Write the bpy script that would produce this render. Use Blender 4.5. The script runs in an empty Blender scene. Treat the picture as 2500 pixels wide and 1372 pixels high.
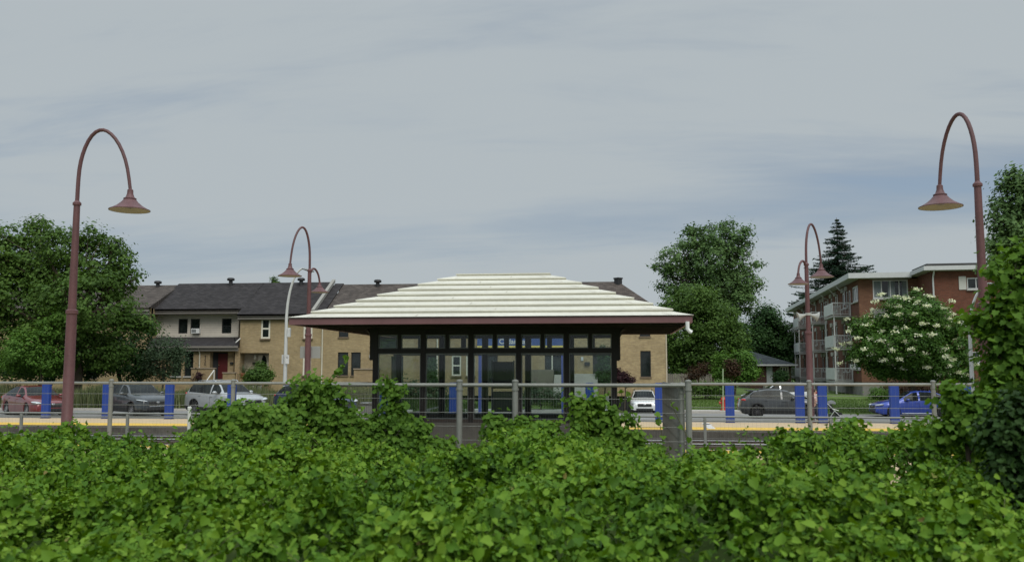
import bpy, bmesh, math, random
import numpy as np
from mathutils import Vector, Matrix
R = math.radians
random.seed(7); RNG = np.random.default_rng(11)
scene = bpy.context.scene
col = scene.collection

# ------------------------------------------------------------------ camera
PSI, TH, HC, FPX = R(6.27), R(5.53), 2.27, 2200.0
cam_d = bpy.data.cameras.new("camera"); cam = bpy.data.objects.new("camera", cam_d); col.objects.link(cam)
cam.location = (0, 0, HC); cam.rotation_euler = (R(90) + TH, 0, PSI)
cam_d.sensor_width = 36.0; cam_d.lens = 36.0 * FPX / 2500.0
cam_d.clip_start = 0.1; cam_d.clip_end = 6000
cam_d.dof.use_dof = True; cam_d.dof.focus_distance = 45.0; cam_d.dof.aperture_fstop = 1.9
scene.camera = cam

# ------------------------------------------------------------------ sky and sun
SUN_EL, SUN_AZ = R(50), R(156)          # azimuth clockwise from +Y: high, behind the camera to the right
world = bpy.data.worlds.new("World"); scene.world = world; world.use_nodes = True
wn, wl = world.node_tree.nodes, world.node_tree.links
wn.clear()
def W(t, **k):
    n = wn.new(t)
    for a, b in k.items(): setattr(n, a, b)
    return n
out = W('ShaderNodeOutputWorld'); bg = W('ShaderNodeBackground'); bg.inputs['Strength'].default_value = 0.1
sky = W('ShaderNodeTexSky', sky_type='NISHITA'); sky.sun_disc = False; sky.sun_elevation = SUN_EL; sky.sun_rotation = SUN_AZ
sky.air_density = 1.0; sky.dust_density = 2.0; sky.ozone_density = 1.5
tc = W('ShaderNodeTexCoord'); sep = W('ShaderNodeSeparateXYZ'); wl.new(tc.outputs['Generated'], sep.inputs[0])
def wmath(op, a, b=None, clamp=False):
    n = W('ShaderNodeMath', operation=op); n.use_clamp = clamp
    for i, v in enumerate((a, b)):
        if v is None: continue
        if isinstance(v, (int, float)): n.inputs[i].default_value = v
        else: wl.new(v, n.inputs[i])
    return n.outputs[0]
zc = wmath('MAXIMUM', sep.outputs['Z'], 0.0)
den = wmath('ADD', zc, 0.16)
px_ = wmath('DIVIDE', sep.outputs['X'], den); py_ = wmath('DIVIDE', sep.outputs['Y'], den)
cmb = W('ShaderNodeCombineXYZ'); wl.new(px_, cmb.inputs[0]); wl.new(py_, cmb.inputs[1])
def wnoise(scale, loc, detail, rough, sx=1.0, dist=0.0, rot=0.0):
    m = W('ShaderNodeMapping'); m.inputs['Location'].default_value = loc; m.inputs['Scale'].default_value = (sx, 1, 1); m.inputs['Rotation'].default_value = (0, 0, rot)
    wl.new(cmb.outputs[0], m.inputs[0])
    n = W('ShaderNodeTexNoise'); n.inputs['Scale'].default_value = scale; n.inputs['Detail'].default_value = detail
    n.inputs['Roughness'].default_value = rough; n.inputs['Distortion'].default_value = dist
    wl.new(m.outputs[0], n.inputs['Vector']); return n.outputs['Fac']
n1 = wnoise(0.55, (3.1, 1.4, 0), 5, 0.5, 0.50, 0.5, R(2))
n2 = wnoise(1.7, (7.3, 2.2, 0), 6, 0.62, 0.33, 0.9, R(-2))
n3 = wnoise(6.0, (1.3, 5.2, 0), 5, 0.6, 0.30, 0.6, R(1))
mix = wmath('ADD', wmath('ADD', wmath('MULTIPLY', n1, 0.62), wmath('MULTIPLY', n2, 0.28)), wmath('MULTIPLY', n3, 0.13))
# a thin blue gap in the deck low over the roofs
gap = wmath('SUBTRACT', sep.outputs['Z'], wmath('ADD', wmath('MULTIPLY', sep.outputs['X'], 0.07), 0.160))
gap = wmath('DIVIDE', gap, 0.034); gap = wmath('POWER', 2.718, wmath('MULTIPLY', wmath('MULTIPLY', gap, gap), -1.0))
mix = wmath('SUBTRACT', mix, wmath('MULTIPLY', wmath('MULTIPLY', gap, n2), 0.20))
def wramp(fac, stops):
    r = W('ShaderNodeValToRGB'); r.color_ramp.interpolation = 'EASE'
    e = r.color_ramp.elements
    while len(e) < len(stops): e.new(0.5)
    for q, (p, c) in zip(e, stops): q.position = p; q.color = (*c, 1)
    wl.new(fac, r.inputs[0]); return r.outputs[0]
# veil density: thin (blue shows) to thick (pale grey)
cover = wramp(mix, [(0.33, (0.45,)*3), (0.43, (0.85,)*3), (0.54, (0.99,)*3)])
CLOUD_LO, CLOUD_HI = (3.25, 3.88, 4.55), (4.45, 4.94, 5.22)
cloudc = wramp(mix, [(0.36, tuple(v / 5 for v in CLOUD_LO)), (0.53, tuple(v / 5 for v in CLOUD_HI))])
cl5 = W('ShaderNodeVectorMath', operation='SCALE'); cl5.inputs['Scale'].default_value = 5.0; wl.new(cloudc, cl5.inputs[0])
# an overcast sky is brightest overhead
zen = W('ShaderNodeMapRange'); zen.interpolation_type = 'SMOOTHSTEP'
for k, v in (('From Min', 0.36), ('From Max', 1.0), ('To Min', 1.0), ('To Max', 3.0)): zen.inputs[k].default_value = v
wl.new(sep.outputs['Z'], zen.inputs['Value'])
cl = W('ShaderNodeVectorMath', operation='SCALE'); wl.new(cl5.outputs[0], cl.inputs[0]); wl.new(zen.outputs[0], cl.inputs['Scale'])
mx = W('ShaderNodeMixRGB'); wl.new(cover, mx.inputs[0]); wl.new(sky.outputs[0], mx.inputs[1]); wl.new(cl.outputs[0], mx.inputs[2])
wl.new(mx.outputs[0], bg.inputs['Color']); wl.new(bg.outputs[0], out.inputs['Surface'])
sun_d = bpy.data.lights.new("sun", 'SUN'); sun_d.energy = 2.1; sun_d.angle = R(42); sun_d.color = (1.0, 0.95, 0.87)
sun = bpy.data.objects.new("sun", sun_d); col.objects.link(sun)
sdir = Vector((math.sin(SUN_AZ) * math.cos(SUN_EL), math.cos(SUN_AZ) * math.cos(SUN_EL), math.sin(SUN_EL)))
sun.rotation_euler = sdir.to_track_quat('Z', 'Y').to_euler(); sun.location = (0, 0, 60)
scene.view_settings.view_transform = 'Standard'; scene.view_settings.look = 'None'
scene.view_settings.exposure = 0.0; scene.view_settings.gamma = 1.0; scene.view_settings.use_curve_mapping = False
scene.cycles.max_bounces = 8; scene.cycles.transparent_max_bounces = 16
scene.cycles.diffuse_bounces = 3; scene.cycles.glossy_bounces = 3; scene.cycles.transmission_bounces = 4
scene.cycles.use_denoising = True

# ------------------------------------------------------------------ where a point of the photograph stands
_F = Vector((-math.sin(PSI) * math.cos(TH), math.cos(PSI) * math.cos(TH), math.sin(TH)))
_RT = Vector((math.cos(PSI), math.sin(PSI), 0)); _UP = _RT.cross(_F)
def ray(px, py): return _F + _RT * ((px - 1250) / FPX) + _UP * ((686 - py) / FPX)
def at(px, py, Y):
    d = ray(px, py); t = Y / d.y
    return Vector((d.x * t, Y, HC + d.z * t))
def hit(px, py, o, n):
    d = ray(px, py); c = Vector((0, 0, HC)); t = (Vector(o) - c).dot(n) / d.dot(n)
    return c + d * t
def onz(px, py, z):
    d = ray(px, py); t = (z - HC) / d.z
    return Vector((d.x * t, d.y * t, z))

# ------------------------------------------------------------------ materials
MATS = {}
def newmat(name):
    m = bpy.data.materials.new(name); m.use_nodes = True; MATS[name] = m
    nt = m.node_tree; nt.nodes.clear()
    o = nt.nodes.new('ShaderNodeOutputMaterial')
    return m, nt, o
def nd(nt, t, **k):
    n = nt.nodes.new(t)
    for a, b in k.items(): setattr(n, a, b)
    return n
def principled(nt, o, rough=0.6, metal=0.0, spec=0.5):
    p = nd(nt, 'ShaderNodeBsdfPrincipled'); p.inputs['Roughness'].default_value = rough; p.inputs['Metallic'].default_value = metal
    p.inputs['Specular IOR Level'].default_value = spec
    nt.links.new(p.outputs[0], o.inputs[0]); return p
def ramp(nt, fac, stops):
    r = nd(nt, 'ShaderNodeValToRGB'); e = r.color_ramp.elements
    while len(e) < len(stops): e.new(0.5)
    for q, (p, c) in zip(e, stops): q.position = p; q.color = (*c, 1)
    nt.links.new(fac, r.inputs[0]); return r.outputs[0]
def noise(nt, vec, scale, detail=4, rough=0.6, stretch=None):
    n = nd(nt, 'ShaderNodeTexNoise'); n.inputs['Scale'].default_value = scale; n.inputs['Detail'].default_value = detail; n.inputs['Roughness'].default_value = rough
    if stretch:
        m = nd(nt, 'ShaderNodeMapping'); m.inputs['Scale'].default_value = stretch; nt.links.new(vec, m.inputs[0]); vec = m.outputs[0]
    nt.links.new(vec, n.inputs['Vector']); return n.outputs['Fac']
def sc(c, f): return tuple(min(1.0, v * f) for v in c)
def mat(name, c, rough=0.6, metal=0.0, var=0.18, scale=3.0, spec=0.5, stretch=None, bump=0.0, bscale=None, coat=0.0):
    """A painted or mineral surface: base colour worn by two sizes of noise."""
    if name in MATS: return MATS[name]
    m, nt, o = newmat(name); p = principled(nt, o, rough, metal, spec)
    t = nd(nt, 'ShaderNodeTexCoord').outputs['Object']
    a = noise(nt, t, scale, 5, 0.65, stretch); b = noise(nt, t, scale * 7, 3, 0.6)
    ad = nd(nt, 'ShaderNodeMath', operation='ADD'); nt.links.new(a, ad.inputs[0])
    mu = nd(nt, 'ShaderNodeMath', operation='MULTIPLY'); mu.inputs[1].default_value = 0.45; nt.links.new(b, mu.inputs[0]); nt.links.new(mu.outputs[0], ad.inputs[1])
    nt.links.new(ramp(nt, ad.outputs[0], [(0.45, sc(c, 1 - var)), (0.72, c), (1.0, sc(c, 1 + var))]), p.inputs['Base Color'])
    if coat: p.inputs['Coat Weight'].default_value = coat; p.inputs['Coat Roughness'].default_value = 0.04
    if bump:
        bn = nd(nt, 'ShaderNodeBump'); bn.inputs['Strength'].default_value = bump; bn.inputs['Distance'].default_value = 0.02
        nt.links.new(noise(nt, t, bscale or scale * 9, 3), bn.inputs['Height']); nt.links.new(bn.outputs[0], p.inputs['Normal'])
    return m
def wall_vec(nt):
    """Object-space coordinates laid along whichever wall the face belongs to: (run, height)."""
    t = nd(nt, 'ShaderNodeTexCoord'); s = nd(nt, 'ShaderNodeSeparateXYZ'); nt.links.new(t.outputs['Object'], s.inputs[0])
    n = nd(nt, 'ShaderNodeSeparateXYZ'); nt.links.new(t.outputs['Normal'], n.inputs[0])
    ab = nd(nt, 'ShaderNodeMath', operation='ABSOLUTE'); nt.links.new(n.outputs[0], ab.inputs[0])
    gt = nd(nt, 'ShaderNodeMath', operation='GREATER_THAN'); gt.inputs[1].default_value = 0.7; nt.links.new(ab.outputs[0], gt.inputs[0])
    mxx = nd(nt, 'ShaderNodeMix'); nt.links.new(gt.outputs[0], mxx.inputs[0]); nt.links.new(s.outputs[0], mxx.inputs[2]); nt.links.new(s.outputs[1], mxx.inputs[3])
    c = nd(nt, 'ShaderNodeCombineXYZ'); nt.links.new(mxx.outputs[0], c.inputs[0]); nt.links.new(s.outputs[2], c.inputs[1])
    return c.outputs[0], t.outputs['Object']
def brick(name, c1, c2, mortar, bw=0.25, bh=0.092, stain=0.25):
    if name in MATS: return MATS[name]
    m, nt, o = newmat(name); p = principled(nt, o, 0.85, 0, 0.3); v, ob = wall_vec(nt)
    b = nd(nt, 'ShaderNodeTexBrick'); nt.links.new(v, b.inputs['Vector'])
    b.inputs['Scale'].default_value = 1.0; b.inputs['Brick Width'].default_value = bw; b.inputs['Row Height'].default_value = bh
    b.inputs['Mortar Size'].default_value = 0.010; b.inputs['Mortar Smooth'].default_value = 0.2; b.inputs['Bias'].default_value = -0.1
    b.inputs['Color1'].default_value = (*c1, 1); b.inputs['Color2'].default_value = (*c2, 1); b.inputs['Mortar'].default_value = (*mortar, 1)
    st = ramp(nt, noise(nt, ob, 0.7, 6, 0.65), [(0.3, (1 - stain,) * 3), (0.7, (1.0,) * 3)])
    st2 = ramp(nt, noise(nt, ob, 4.5, 3, 0.7), [(0.35, (0.84,) * 3), (0.65, (1.0,) * 3)])
    m1 = nd(nt, 'ShaderNodeMixRGB', blend_type='MULTIPLY'); m1.inputs[0].default_value = 1; nt.links.new(b.outputs['Color'], m1.inputs[1]); nt.links.new(st, m1.inputs[2])
    m2 = nd(nt, 'ShaderNodeMixRGB', blend_type='MULTIPLY'); m2.inputs[0].default_value = 1; nt.links.new(m1.outputs[0], m2.inputs[1]); nt.links.new(st2, m2.inputs[2])
    nt.links.new(m2.outputs[0], p.inputs['Base Color'])
    bn = nd(nt, 'ShaderNodeBump'); bn.inputs['Strength'].default_value = 0.5; bn.inputs['Distance'].default_value = 0.01; bn.invert = True
    nt.links.new(b.outputs['Fac'], bn.inputs['Height']); nt.links.new(bn.outputs[0], p.inputs['Normal'])
    return m
def shingle(name, c, var=0.35, row=0.14):
    if name in MATS: return MATS[name]
    m, nt, o = newmat(name); p = principled(nt, o, 0.9, 0, 0.25)
    t = nd(nt, 'ShaderNodeTexCoord').outputs['Object']
    mp = nd(nt, 'ShaderNodeMapping'); mp.inputs['Rotation'].default_value = (0, 0, 0); nt.links.new(t, mp.inputs[0])
    b = nd(nt, 'ShaderNodeTexBrick'); nt.links.new(mp.outputs[0], b.inputs['Vector'])
    b.inputs['Scale'].default_value = 1.0; b.inputs['Brick Width'].default_value = 0.32; b.inputs['Row Height'].default_value = row
    b.inputs['Mortar Size'].default_value = 0.012; b.inputs['Bias'].default_value = 0.0
    b.inputs['Color1'].default_value = (*sc(c, 1 - var), 1); b.inputs['Color2'].default_value = (*sc(c, 1 + var), 1); b.inputs['Mortar'].default_value = (*sc(c, 0.55), 1)
    st = ramp(nt, noise(nt, t, 1.2, 6, 0.7), [(0.3, (0.75,) * 3), (0.7, (1.1,) * 3)])
    m1 = nd(nt, 'ShaderNodeMixRGB', blend_type='MULTIPLY'); m1.inputs[0].default_value = 1; nt.links.new(b.outputs['Color'], m1.inputs[1]); nt.links.new(st, m1.inputs[2])
    nt.links.new(m1.outputs[0], p.inputs['Base Color']); return m
def siding(name, c, pitch=0.16):
    if name in MATS: return MATS[name]
    m, nt, o = newmat(name); p = principled(nt, o, 0.6, 0, 0.4); v, ob = wall_vec(nt)
    s = nd(nt, 'ShaderNodeSeparateXYZ'); nt.links.new(ob, s.inputs[0])
    d = nd(nt, 'ShaderNodeMath', operation='DIVIDE'); d.inputs[1].default_value = pitch; nt.links.new(s.outputs[2], d.inputs[0])
    f = nd(nt, 'ShaderNodeMath', operation='FRACT'); nt.links.new(d.outputs[0], f.inputs[0])
    cc = ramp(nt, f.outputs[0], [(0.0, sc(c, 0.62)), (0.12, sc(c, 0.8)), (0.22, c), (1.0, sc(c, 1.05))])
    st = ramp(nt, noise(nt, ob, 1.5, 5, 0.6), [(0.3, (0.88,) * 3), (0.7, (1.0,) * 3)])
    m1 = nd(nt, 'ShaderNodeMixRGB', blend_type='MULTIPLY'); m1.inputs[0].default_value = 1; nt.links.new(cc, m1.inputs[1]); nt.links.new(st, m1.inputs[2])
    nt.links.new(m1.outputs[0], p.inputs['Base Color']); return m
def leafmat(name, cols, transl=0.3, rough=0.55, spec=0.14, island=True, patch=0.0, pscale=0.6):
    """Leaves: each leaf its own shade out of a ramp, light partly passing through."""
    if name in MATS: return MATS[name]
    m, nt, o = newmat(name); p = nd(nt, 'ShaderNodeBsdfPrincipled'); p.inputs['Roughness'].default_value = rough; p.inputs['Specular IOR Level'].default_value = spec
    g = nd(nt, 'ShaderNodeNewGeometry'); fac = g.outputs['Random Per Island']
    if patch:
        t = nd(nt, 'ShaderNodeTexCoord').outputs['Object']
        nz = noise(nt, t, pscale, 3, 0.55)
        mr = nd(nt, 'ShaderNodeMapRange'); mr.inputs['From Min'].default_value = 0.32; mr.inputs['From Max'].default_value = 0.68; nt.links.new(nz, mr.inputs['Value'])
        mm = nd(nt, 'ShaderNodeMix'); mm.inputs[0].default_value = patch; nt.links.new(fac, mm.inputs[2]); nt.links.new(mr.outputs[0], mm.inputs[3]); fac = mm.outputs[0]
    n = len(cols); c = ramp(nt, fac, [(i / (n - 1), q) for i, q in enumerate(cols)])
    nt.links.new(c, p.inputs['Base Color'])
    tr = nd(nt, 'ShaderNodeBsdfTranslucent')
    hs = nd(nt, 'ShaderNodeHueSaturation'); hs.inputs['Hue'].default_value = 0.485; hs.inputs['Saturation'].default_value = 1.1; hs.inputs['Value'].default_value = 1.25
    nt.links.new(c, hs.inputs['Color']); nt.links.new(hs.outputs[0], tr.inputs['Color'])
    ms = nd(nt, 'ShaderNodeMixShader'); ms.inputs[0].default_value = transl
    nt.links.new(p.outputs[0], ms.inputs[1]); nt.links.new(tr.outputs[0], ms.inputs[2]); nt.links.new(ms.outputs[0], o.inputs[0]); return m
def glassmat(name, tint=(0.8, 0.86, 0.84), refl=1.0, haze=0.0):
    """A thin pane: what lies behind shows through, the sky mirrors by angle."""
    if name in MATS: return MATS[name]
    m, nt, o = newmat(name); t = nd(nt, 'ShaderNodeBsdfTransparent'); t.inputs[0].default_value = (*tint, 1)
    g = nd(nt, 'ShaderNodeBsdfGlossy'); g.inputs['Roughness'].default_value = 0.03; g.inputs[0].default_value = (0.9, 0.95, 0.95, 1)
    f = nd(nt, 'ShaderNodeFresnel'); f.inputs[0].default_value = 1.5
    mu = nd(nt, 'ShaderNodeMath', operation='MULTIPLY'); mu.inputs[1].default_value = refl; nt.links.new(f.outputs[0], mu.inputs[0])
    ms = nd(nt, 'ShaderNodeMixShader'); nt.links.new(mu.outputs[0], ms.inputs[0]); nt.links.new(t.outputs[0], ms.inputs[1]); nt.links.new(g.outputs[0], ms.inputs[2])
    res = ms.outputs[0]
    if haze:
        d = nd(nt, 'ShaderNodeBsdfDiffuse'); d.inputs[0].default_value = (0.16, 0.2, 0.2, 1)
        m2 = nd(nt, 'ShaderNodeMixShader'); m2.inputs[0].default_value = haze; nt.links.new(res, m2.inputs[1]); nt.links.new(d.outputs[0], m2.inputs[2]); res = m2.outputs[0]
    nt.links.new(res, o.inputs[0]); return m

# ------------------------------------------------------------------ mesh collector
class MB:
    def __init__(s): s.v = []; s.f = []
    def add(s, vs, fs):
        o = len(s.v); s.v += [tuple(q) for q in vs]; s.f += [tuple(i + o for i in f) for f in fs]; return s
    def quad(s, a, b, c, d): return s.add([a, b, c, d], [(0, 1, 2, 3)])
    def box(s, x0, x1, y0, y1, z0, z1):
        if x0 > x1: x0, x1 = x1, x0
        if y0 > y1: y0, y1 = y1, y0
        if z0 > z1: z0, z1 = z1, z0
        v = [(x0, y0, z0), (x1, y0, z0), (x1, y1, z0), (x0, y1, z0), (x0, y0, z1), (x1, y0, z1), (x1, y1, z1), (x0, y1, z1)]
        return s.add(v, [(0, 3, 2, 1), (4, 5, 6, 7), (0, 1, 5, 4), (1, 2, 6, 5), (2, 3, 7, 6), (3, 0, 4, 7)])
    def bev(s, x0, x1, y0, y1, z0, z1, b=0.01):
        """box with chamfered vertical edges and top"""
        if x0 > x1: x0, x1 = x1, x0
        if y0 > y1: y0, y1 = y1, y0
        def ring(i, z): return [(x0 + i + b, y0 + i, z), (x1 - i - b, y0 + i, z), (x1 - i, y0 + i + b, z), (x1 - i, y1 - i - b, z), (x1 - i - b, y1 - i, z), (x0 + i + b, y1 - i, z), (x0 + i, y1 - i - b, z), (x0 + i, y0 + i + b, z)]
        v = ring(0, z0) + ring(0, z1 - b) + ring(b, z1); f = [tuple(range(7, -1, -1)), tuple(range(16, 24))]
        for r in (0, 8):
            for i in range(8): j = (i + 1) % 8; f.append((r + i, r + j, r + 8 + j, r + 8 + i))
        return s.add(v, f)
    def tube(s, pts, rad, n=8, cap=True):
        pts = [Vector(p) for p in pts]
        if isinstance(rad, (int, float)): rad = [rad] * len(pts)
        v = []; f = []; up = None
        for i, p in enumerate(pts):
            t = ((pts[min(i + 1, len(pts) - 1)] - p).normalized() + (p - pts[max(i - 1, 0)]).normalized())
            t = t.normalized() if t.length > 1e-6 else Vector((0, 0, 1))
            if up is None: up = Vector((0, 1, 0)) if abs(t.y) < 0.9 else Vector((1, 0, 0))
            a = up - t * up.dot(t)
            a = a.normalized() if a.length > 1e-5 else t.orthogonal().normalized()
            b = t.cross(a); up = a
            for k in range(n):
                w = 2 * math.pi * k / n; v.append(p + (a * math.cos(w) + b * math.sin(w)) * rad[i])
        for i in range(len(pts) - 1):
            for k in range(n):
                j = (k + 1) % n; f.append((i * n + k, i * n + j, (i + 1) * n + j, (i + 1) * n + k))
        if cap: f.append(tuple(range(n - 1, -1, -1))); f.append(tuple(range((len(pts) - 1) * n, len(pts) * n)))
        return s.add(v, f)
    def lathe(s, prof, c=(0, 0, 0), n=20, axis='z', cap=False):
        v = []; f = []
        for r, h in prof:
            for k in range(n):
                w = 2 * math.pi * k / n; a, b = r * math.cos(w), r * math.sin(w)
                q = (a, b, h) if axis == 'z' else ((a, h, b) if axis == 'y' else (h, a, b))
                v.append((q[0] + c[0], q[1] + c[1], q[2] + c[2]))
        for i in range(len(prof) - 1):
            for k in range(n):
                j = (k + 1) % n; f.append((i * n + k, i * n + j, (i + 1) * n + j, (i + 1) * n + k))
        if cap: f.append(tuple(range(n))); f.append(tuple(range((len(prof) - 1) * n, len(prof) * n)))
        return s.add(v, f)
    def prism(s, poly, y0, y1):
        """polygon in x-z pulled from y0 to y1"""
        n = len(poly); v = [(x, y0, z) for x, z in poly] + [(x, y1, z) for x, z in poly]
        f = [tuple(range(n)), tuple(range(2 * n - 1, n - 1, -1))] + [(i, i + n, (i + 1) % n + n, (i + 1) % n) for i in range(n)]
        return s.add(v, f)
    def wall(s, x0, x1, z0, z1, y, th, holes, flip=False):
        """upright wall in the x-z plane, front at y, with real openings and their reveals"""
        xs = sorted({x0, x1, *[h[0] for h in holes], *[h[1] for h in holes]}); zs = sorted({z0, z1, *[h[2] for h in holes], *[h[3] for h in holes]})
        for i in range(len(xs) - 1):
            for j in range(len(zs) - 1):
                cx, cz = (xs[i] + xs[i + 1]) / 2, (zs[j] + zs[j + 1]) / 2
                if any(h[0] < cx < h[1] and h[2] < cz < h[3] for h in holes): continue
                s.quad((xs[i], y, zs[j]), (xs[i + 1], y, zs[j]), (xs[i + 1], y, zs[j + 1]), (xs[i], y, zs[j + 1]))
        b = y + th
        for (a, c, d, e) in holes:
            s.quad((a, y, d), (a, y, e), (a, b, e), (a, b, d)); s.quad((c, y, d), (c, b, d), (c, b, e), (c, y, e))
            s.quad((a, y, e), (c, y, e), (c, b, e), (a, b, e)); s.quad((a, y, d), (a, b, d), (c, b, d), (c, y, d))
        return s
    def xf(s, m): s.v = [tuple(m @ Vector(q)) for q in s.v]; return s
    def build(s, name, material, parent=None, smooth=False, loc=None, angle=35):
        me = bpy.data.meshes.new(name); me.from_pydata(s.v, [], s.f); me.update()
        bm = bmesh.new(); bm.from_mesh(me); bmesh.ops.recalc_face_normals(bm, faces=bm.faces); bm.to_mesh(me); bm.free()
        if smooth:
            me.polygons.foreach_set('use_smooth', [True] * len(me.polygons)); me.set_sharp_from_angle(angle=R(angle))
        o = bpy.data.objects.new(name, me); col.objects.link(o); me.materials.append(material)
        if parent is not None: o.parent = parent
        if loc is not None: o.location = loc
        return o
def tag(o, label=None, cat=None, group=None, kind=None):
    for k, v in (('label', label), ('category', cat), ('group', group), ('kind', kind)):
        if v: o[k] = v
    return o
def empty(name, loc=(0, 0, 0), rz=0.0, label=None, cat=None, group=None):
    o = bpy.data.objects.new(name, None); o.empty_display_size = 0.3; col.objects.link(o); o.location = loc; o.rotation_euler = (0, 0, rz)
    return tag(o, label, cat, group)
def npmesh(name, V, loops, starts, totals, material, parent=None, smooth=False):
    me = bpy.data.meshes.new(name); me.vertices.add(len(V)); me.vertices.foreach_set('co', np.ascontiguousarray(V, dtype=np.float32).ravel())
    me.loops.add(len(loops)); me.loops.foreach_set('vertex_index', loops.astype(np.int32))
    me.polygons.add(len(starts)); me.polygons.foreach_set('loop_start', starts.astype(np.int32)); me.polygons.foreach_set('loop_total', totals.astype(np.int32))
    me.update(calc_edges=True)
    if smooth: me.polygons.foreach_set('use_smooth', np.ones(len(starts), dtype=bool))
    o = bpy.data.objects.new(name, me); col.objects.link(o); me.materials.append(material)
    if parent is not None: o.parent = parent
    return o
# leaf outlines: x across, y along the midrib, z lift
LOBED_V = np.array([(0, 0, 0), (0, 1, -.06), (.24, -.12, .05), (.52, .10, .13), (.40, .36, .08), (.46, .66, .10), (.20, .68, .04),
                    (-.24, -.12, .05), (-.52, .10, .13), (-.40, .36, .08), (-.46, .66, .10), (-.20, .68, .04)])
LOBED_F = [(0, 2, 3, 4, 5, 6, 1), (0, 1, 11, 10, 9, 8, 7)]
HEART_V = np.array([(0, .05, 0), (0, 1, -.08), (.22, -.06, .06), (.46, .16, .12), (.40, .50, .10), (.18, .80, .02),
                    (-.22, -.06, .06), (-.46, .16, .12), (-.40, .50, .10), (-.18, .80, .02)])
HEART_F = [(0, 2, 3, 4, 5, 1), (0, 1, 9, 8, 7, 6)]
QUAD_V = np.array([(0, 0, 0), (.30, .45, .06), (0, 1, 0), (-.30, .45, .06)]); QUAD_F = [(0, 1, 2, 3)]
def scatter(C, N, S, TV, TF, rng, droop=0.0):
    """leaves of size S at C, faces about N, midribs turned at random"""
    n = len(C); N = N / np.maximum(np.linalg.norm(N, axis=1, keepdims=True), 1e-6)
    r = rng.normal(size=(n, 3)); r[:, 2] -= droop; T = r - (r * N).sum(1, keepdims=True) * N; T /= np.maximum(np.linalg.norm(T, axis=1, keepdims=True), 1e-6)
    B = np.cross(T, N); S = np.asarray(S).reshape(n, 1, 1)
    asp = rng.uniform(0.85, 1.15, (n, 1, 1))
    V = C[:, None, :] + S * (TV[None, :, 0:1] * B[:, None, :] * asp + (TV[None, :, 1:2] - 0.45) * T[:, None, :] + TV[None, :, 2:3] * N[:, None, :])
    K = len(TV); base = np.arange(n) * K; L = []; tot = []
    for f in TF: L.append(base[:, None] + np.array(f)[None, :]); tot.append(len(f))
    loops = np.concatenate(L, axis=1).ravel(); totals = np.tile(np.array(tot), n); starts = np.concatenate(([0], np.cumsum(totals)[:-1]))
    return V.reshape(-1, 3), loops, starts, totals
def leaf_object(name, C, N, S, TV, TF, material, parent=None, rng=RNG, droop=0.0):
    return npmesh(name, *scatter(np.asarray(C, float), np.asarray(N, float), S, TV, TF, rng, droop), material, parent)
# ------------------------------------------------------------------ ground, roads, platforms, track
def smooth(a, b, t):
    t = np.clip((t - a) / (b - a), 0, 1); return t * t * (3 - 2 * t)
DRIVE = (at(1500, 1000, 60).x, at(1628, 1000, 60).x)
def ground_z(X, Y):
    X = np.asarray(X, float); Y = np.asarray(Y, float)
    z = np.full(np.broadcast(X, Y).shape, 0.25) + 0 * X + 0 * Y
    z = np.where(Y > 15.5, 0.25 - 0.29 * smooth(15.5, 17.0, Y), z)
    z = np.where(Y > 26.0, -0.56, z)
    side = smooth(-13.0, -9.0, X)                            # 0 on the left (raised lot), 1 on the right (lower street)
    left = -0.08 + 0.42 * smooth(47, 60, Y); right = -0.52 + 0.0 * Y + 0.72 * smooth(57, 70, Y)
    far = left * (1 - side) + right * side
    z = np.where(Y > 39.4, far, z)
    dip = smooth(DRIVE[0] - .5, DRIVE[0] + .2, X) * (1 - smooth(DRIVE[1] - .2, DRIVE[1] + .5, X)) * smooth(56.9, 59.2, Y) * (1 - smooth(69.5, 70.5, Y))
    z = z * (1 - dip) + (-0.80) * dip
    return z
gx = np.concatenate([[-2500, -1200, -500, -250, -140, -90], np.arange(-64, 50, 1.0), [60, 80, 120, 250, 600, 1500, 2500]])
gy = np.concatenate([[-800, -200, -60, -20], np.arange(-8, 12, 2.0), np.arange(12, 72, 0.5), np.arange(72, 140, 4.0), [160, 220, 400, 900, 2000, 4500]])
GX, GY = np.meshgrid(gx, gy); GZ = ground_z(GX, GY)
nx, ny = len(gx), len(gy)
ii = (np.arange(ny - 1)[:, None] * nx + np.arange(nx - 1)[None, :]).ravel()
gl = np.stack([ii, ii + 1, ii + 1 + nx, ii + nx], 1)
m, nt, o = newmat('ground_grass'); p = principled(nt, o, 0.95, 0, 0.2)
tco = nd(nt, 'ShaderNodeTexCoord').outputs['Object']
g1 = noise(nt, tco, 0.35, 5, 0.65); g2 = noise(nt, tco, 6.0, 5, 0.7)
ga = nd(nt, 'ShaderNodeMath', operation='MULTIPLY_ADD'); ga.inputs[1].default_value = 0.55; nt.links.new(g2, ga.inputs[0]); nt.links.new(g1, ga.inputs[2])
nt.links.new(ramp(nt, ga.outputs[0], [(0.5, (0.050, 0.085, 0.022)), (0.75, (0.085, 0.14, 0.032)), (1.0, (0.13, 0.18, 0.055))]), p.inputs['Base Color'])
ground = npmesh('ground', np.stack([GX.ravel(), GY.ravel(), GZ.ravel()], 1), gl.ravel(), np.arange(len(gl)) * 4, np.full(len(gl), 4), m, smooth=True)
tag(ground, kind='structure')
def struct(name, mb, material, **k): return tag(mb.build(name, material, **k), kind='structure')
concrete = mat('concrete', (0.30, 0.29, 0.27), 0.85, var=0.22, scale=0.8, bump=0.3, bscale=20)
asphalt = mat('asphalt', (0.20, 0.20, 0.195), 0.9, var=0.25, scale=0.5, bump=0.2, bscale=60)
pave = mat('platform_paving', (0.47, 0.36, 0.22), 0.85, var=0.16, scale=1.6, bump=0.2, bscale=30)
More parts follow.
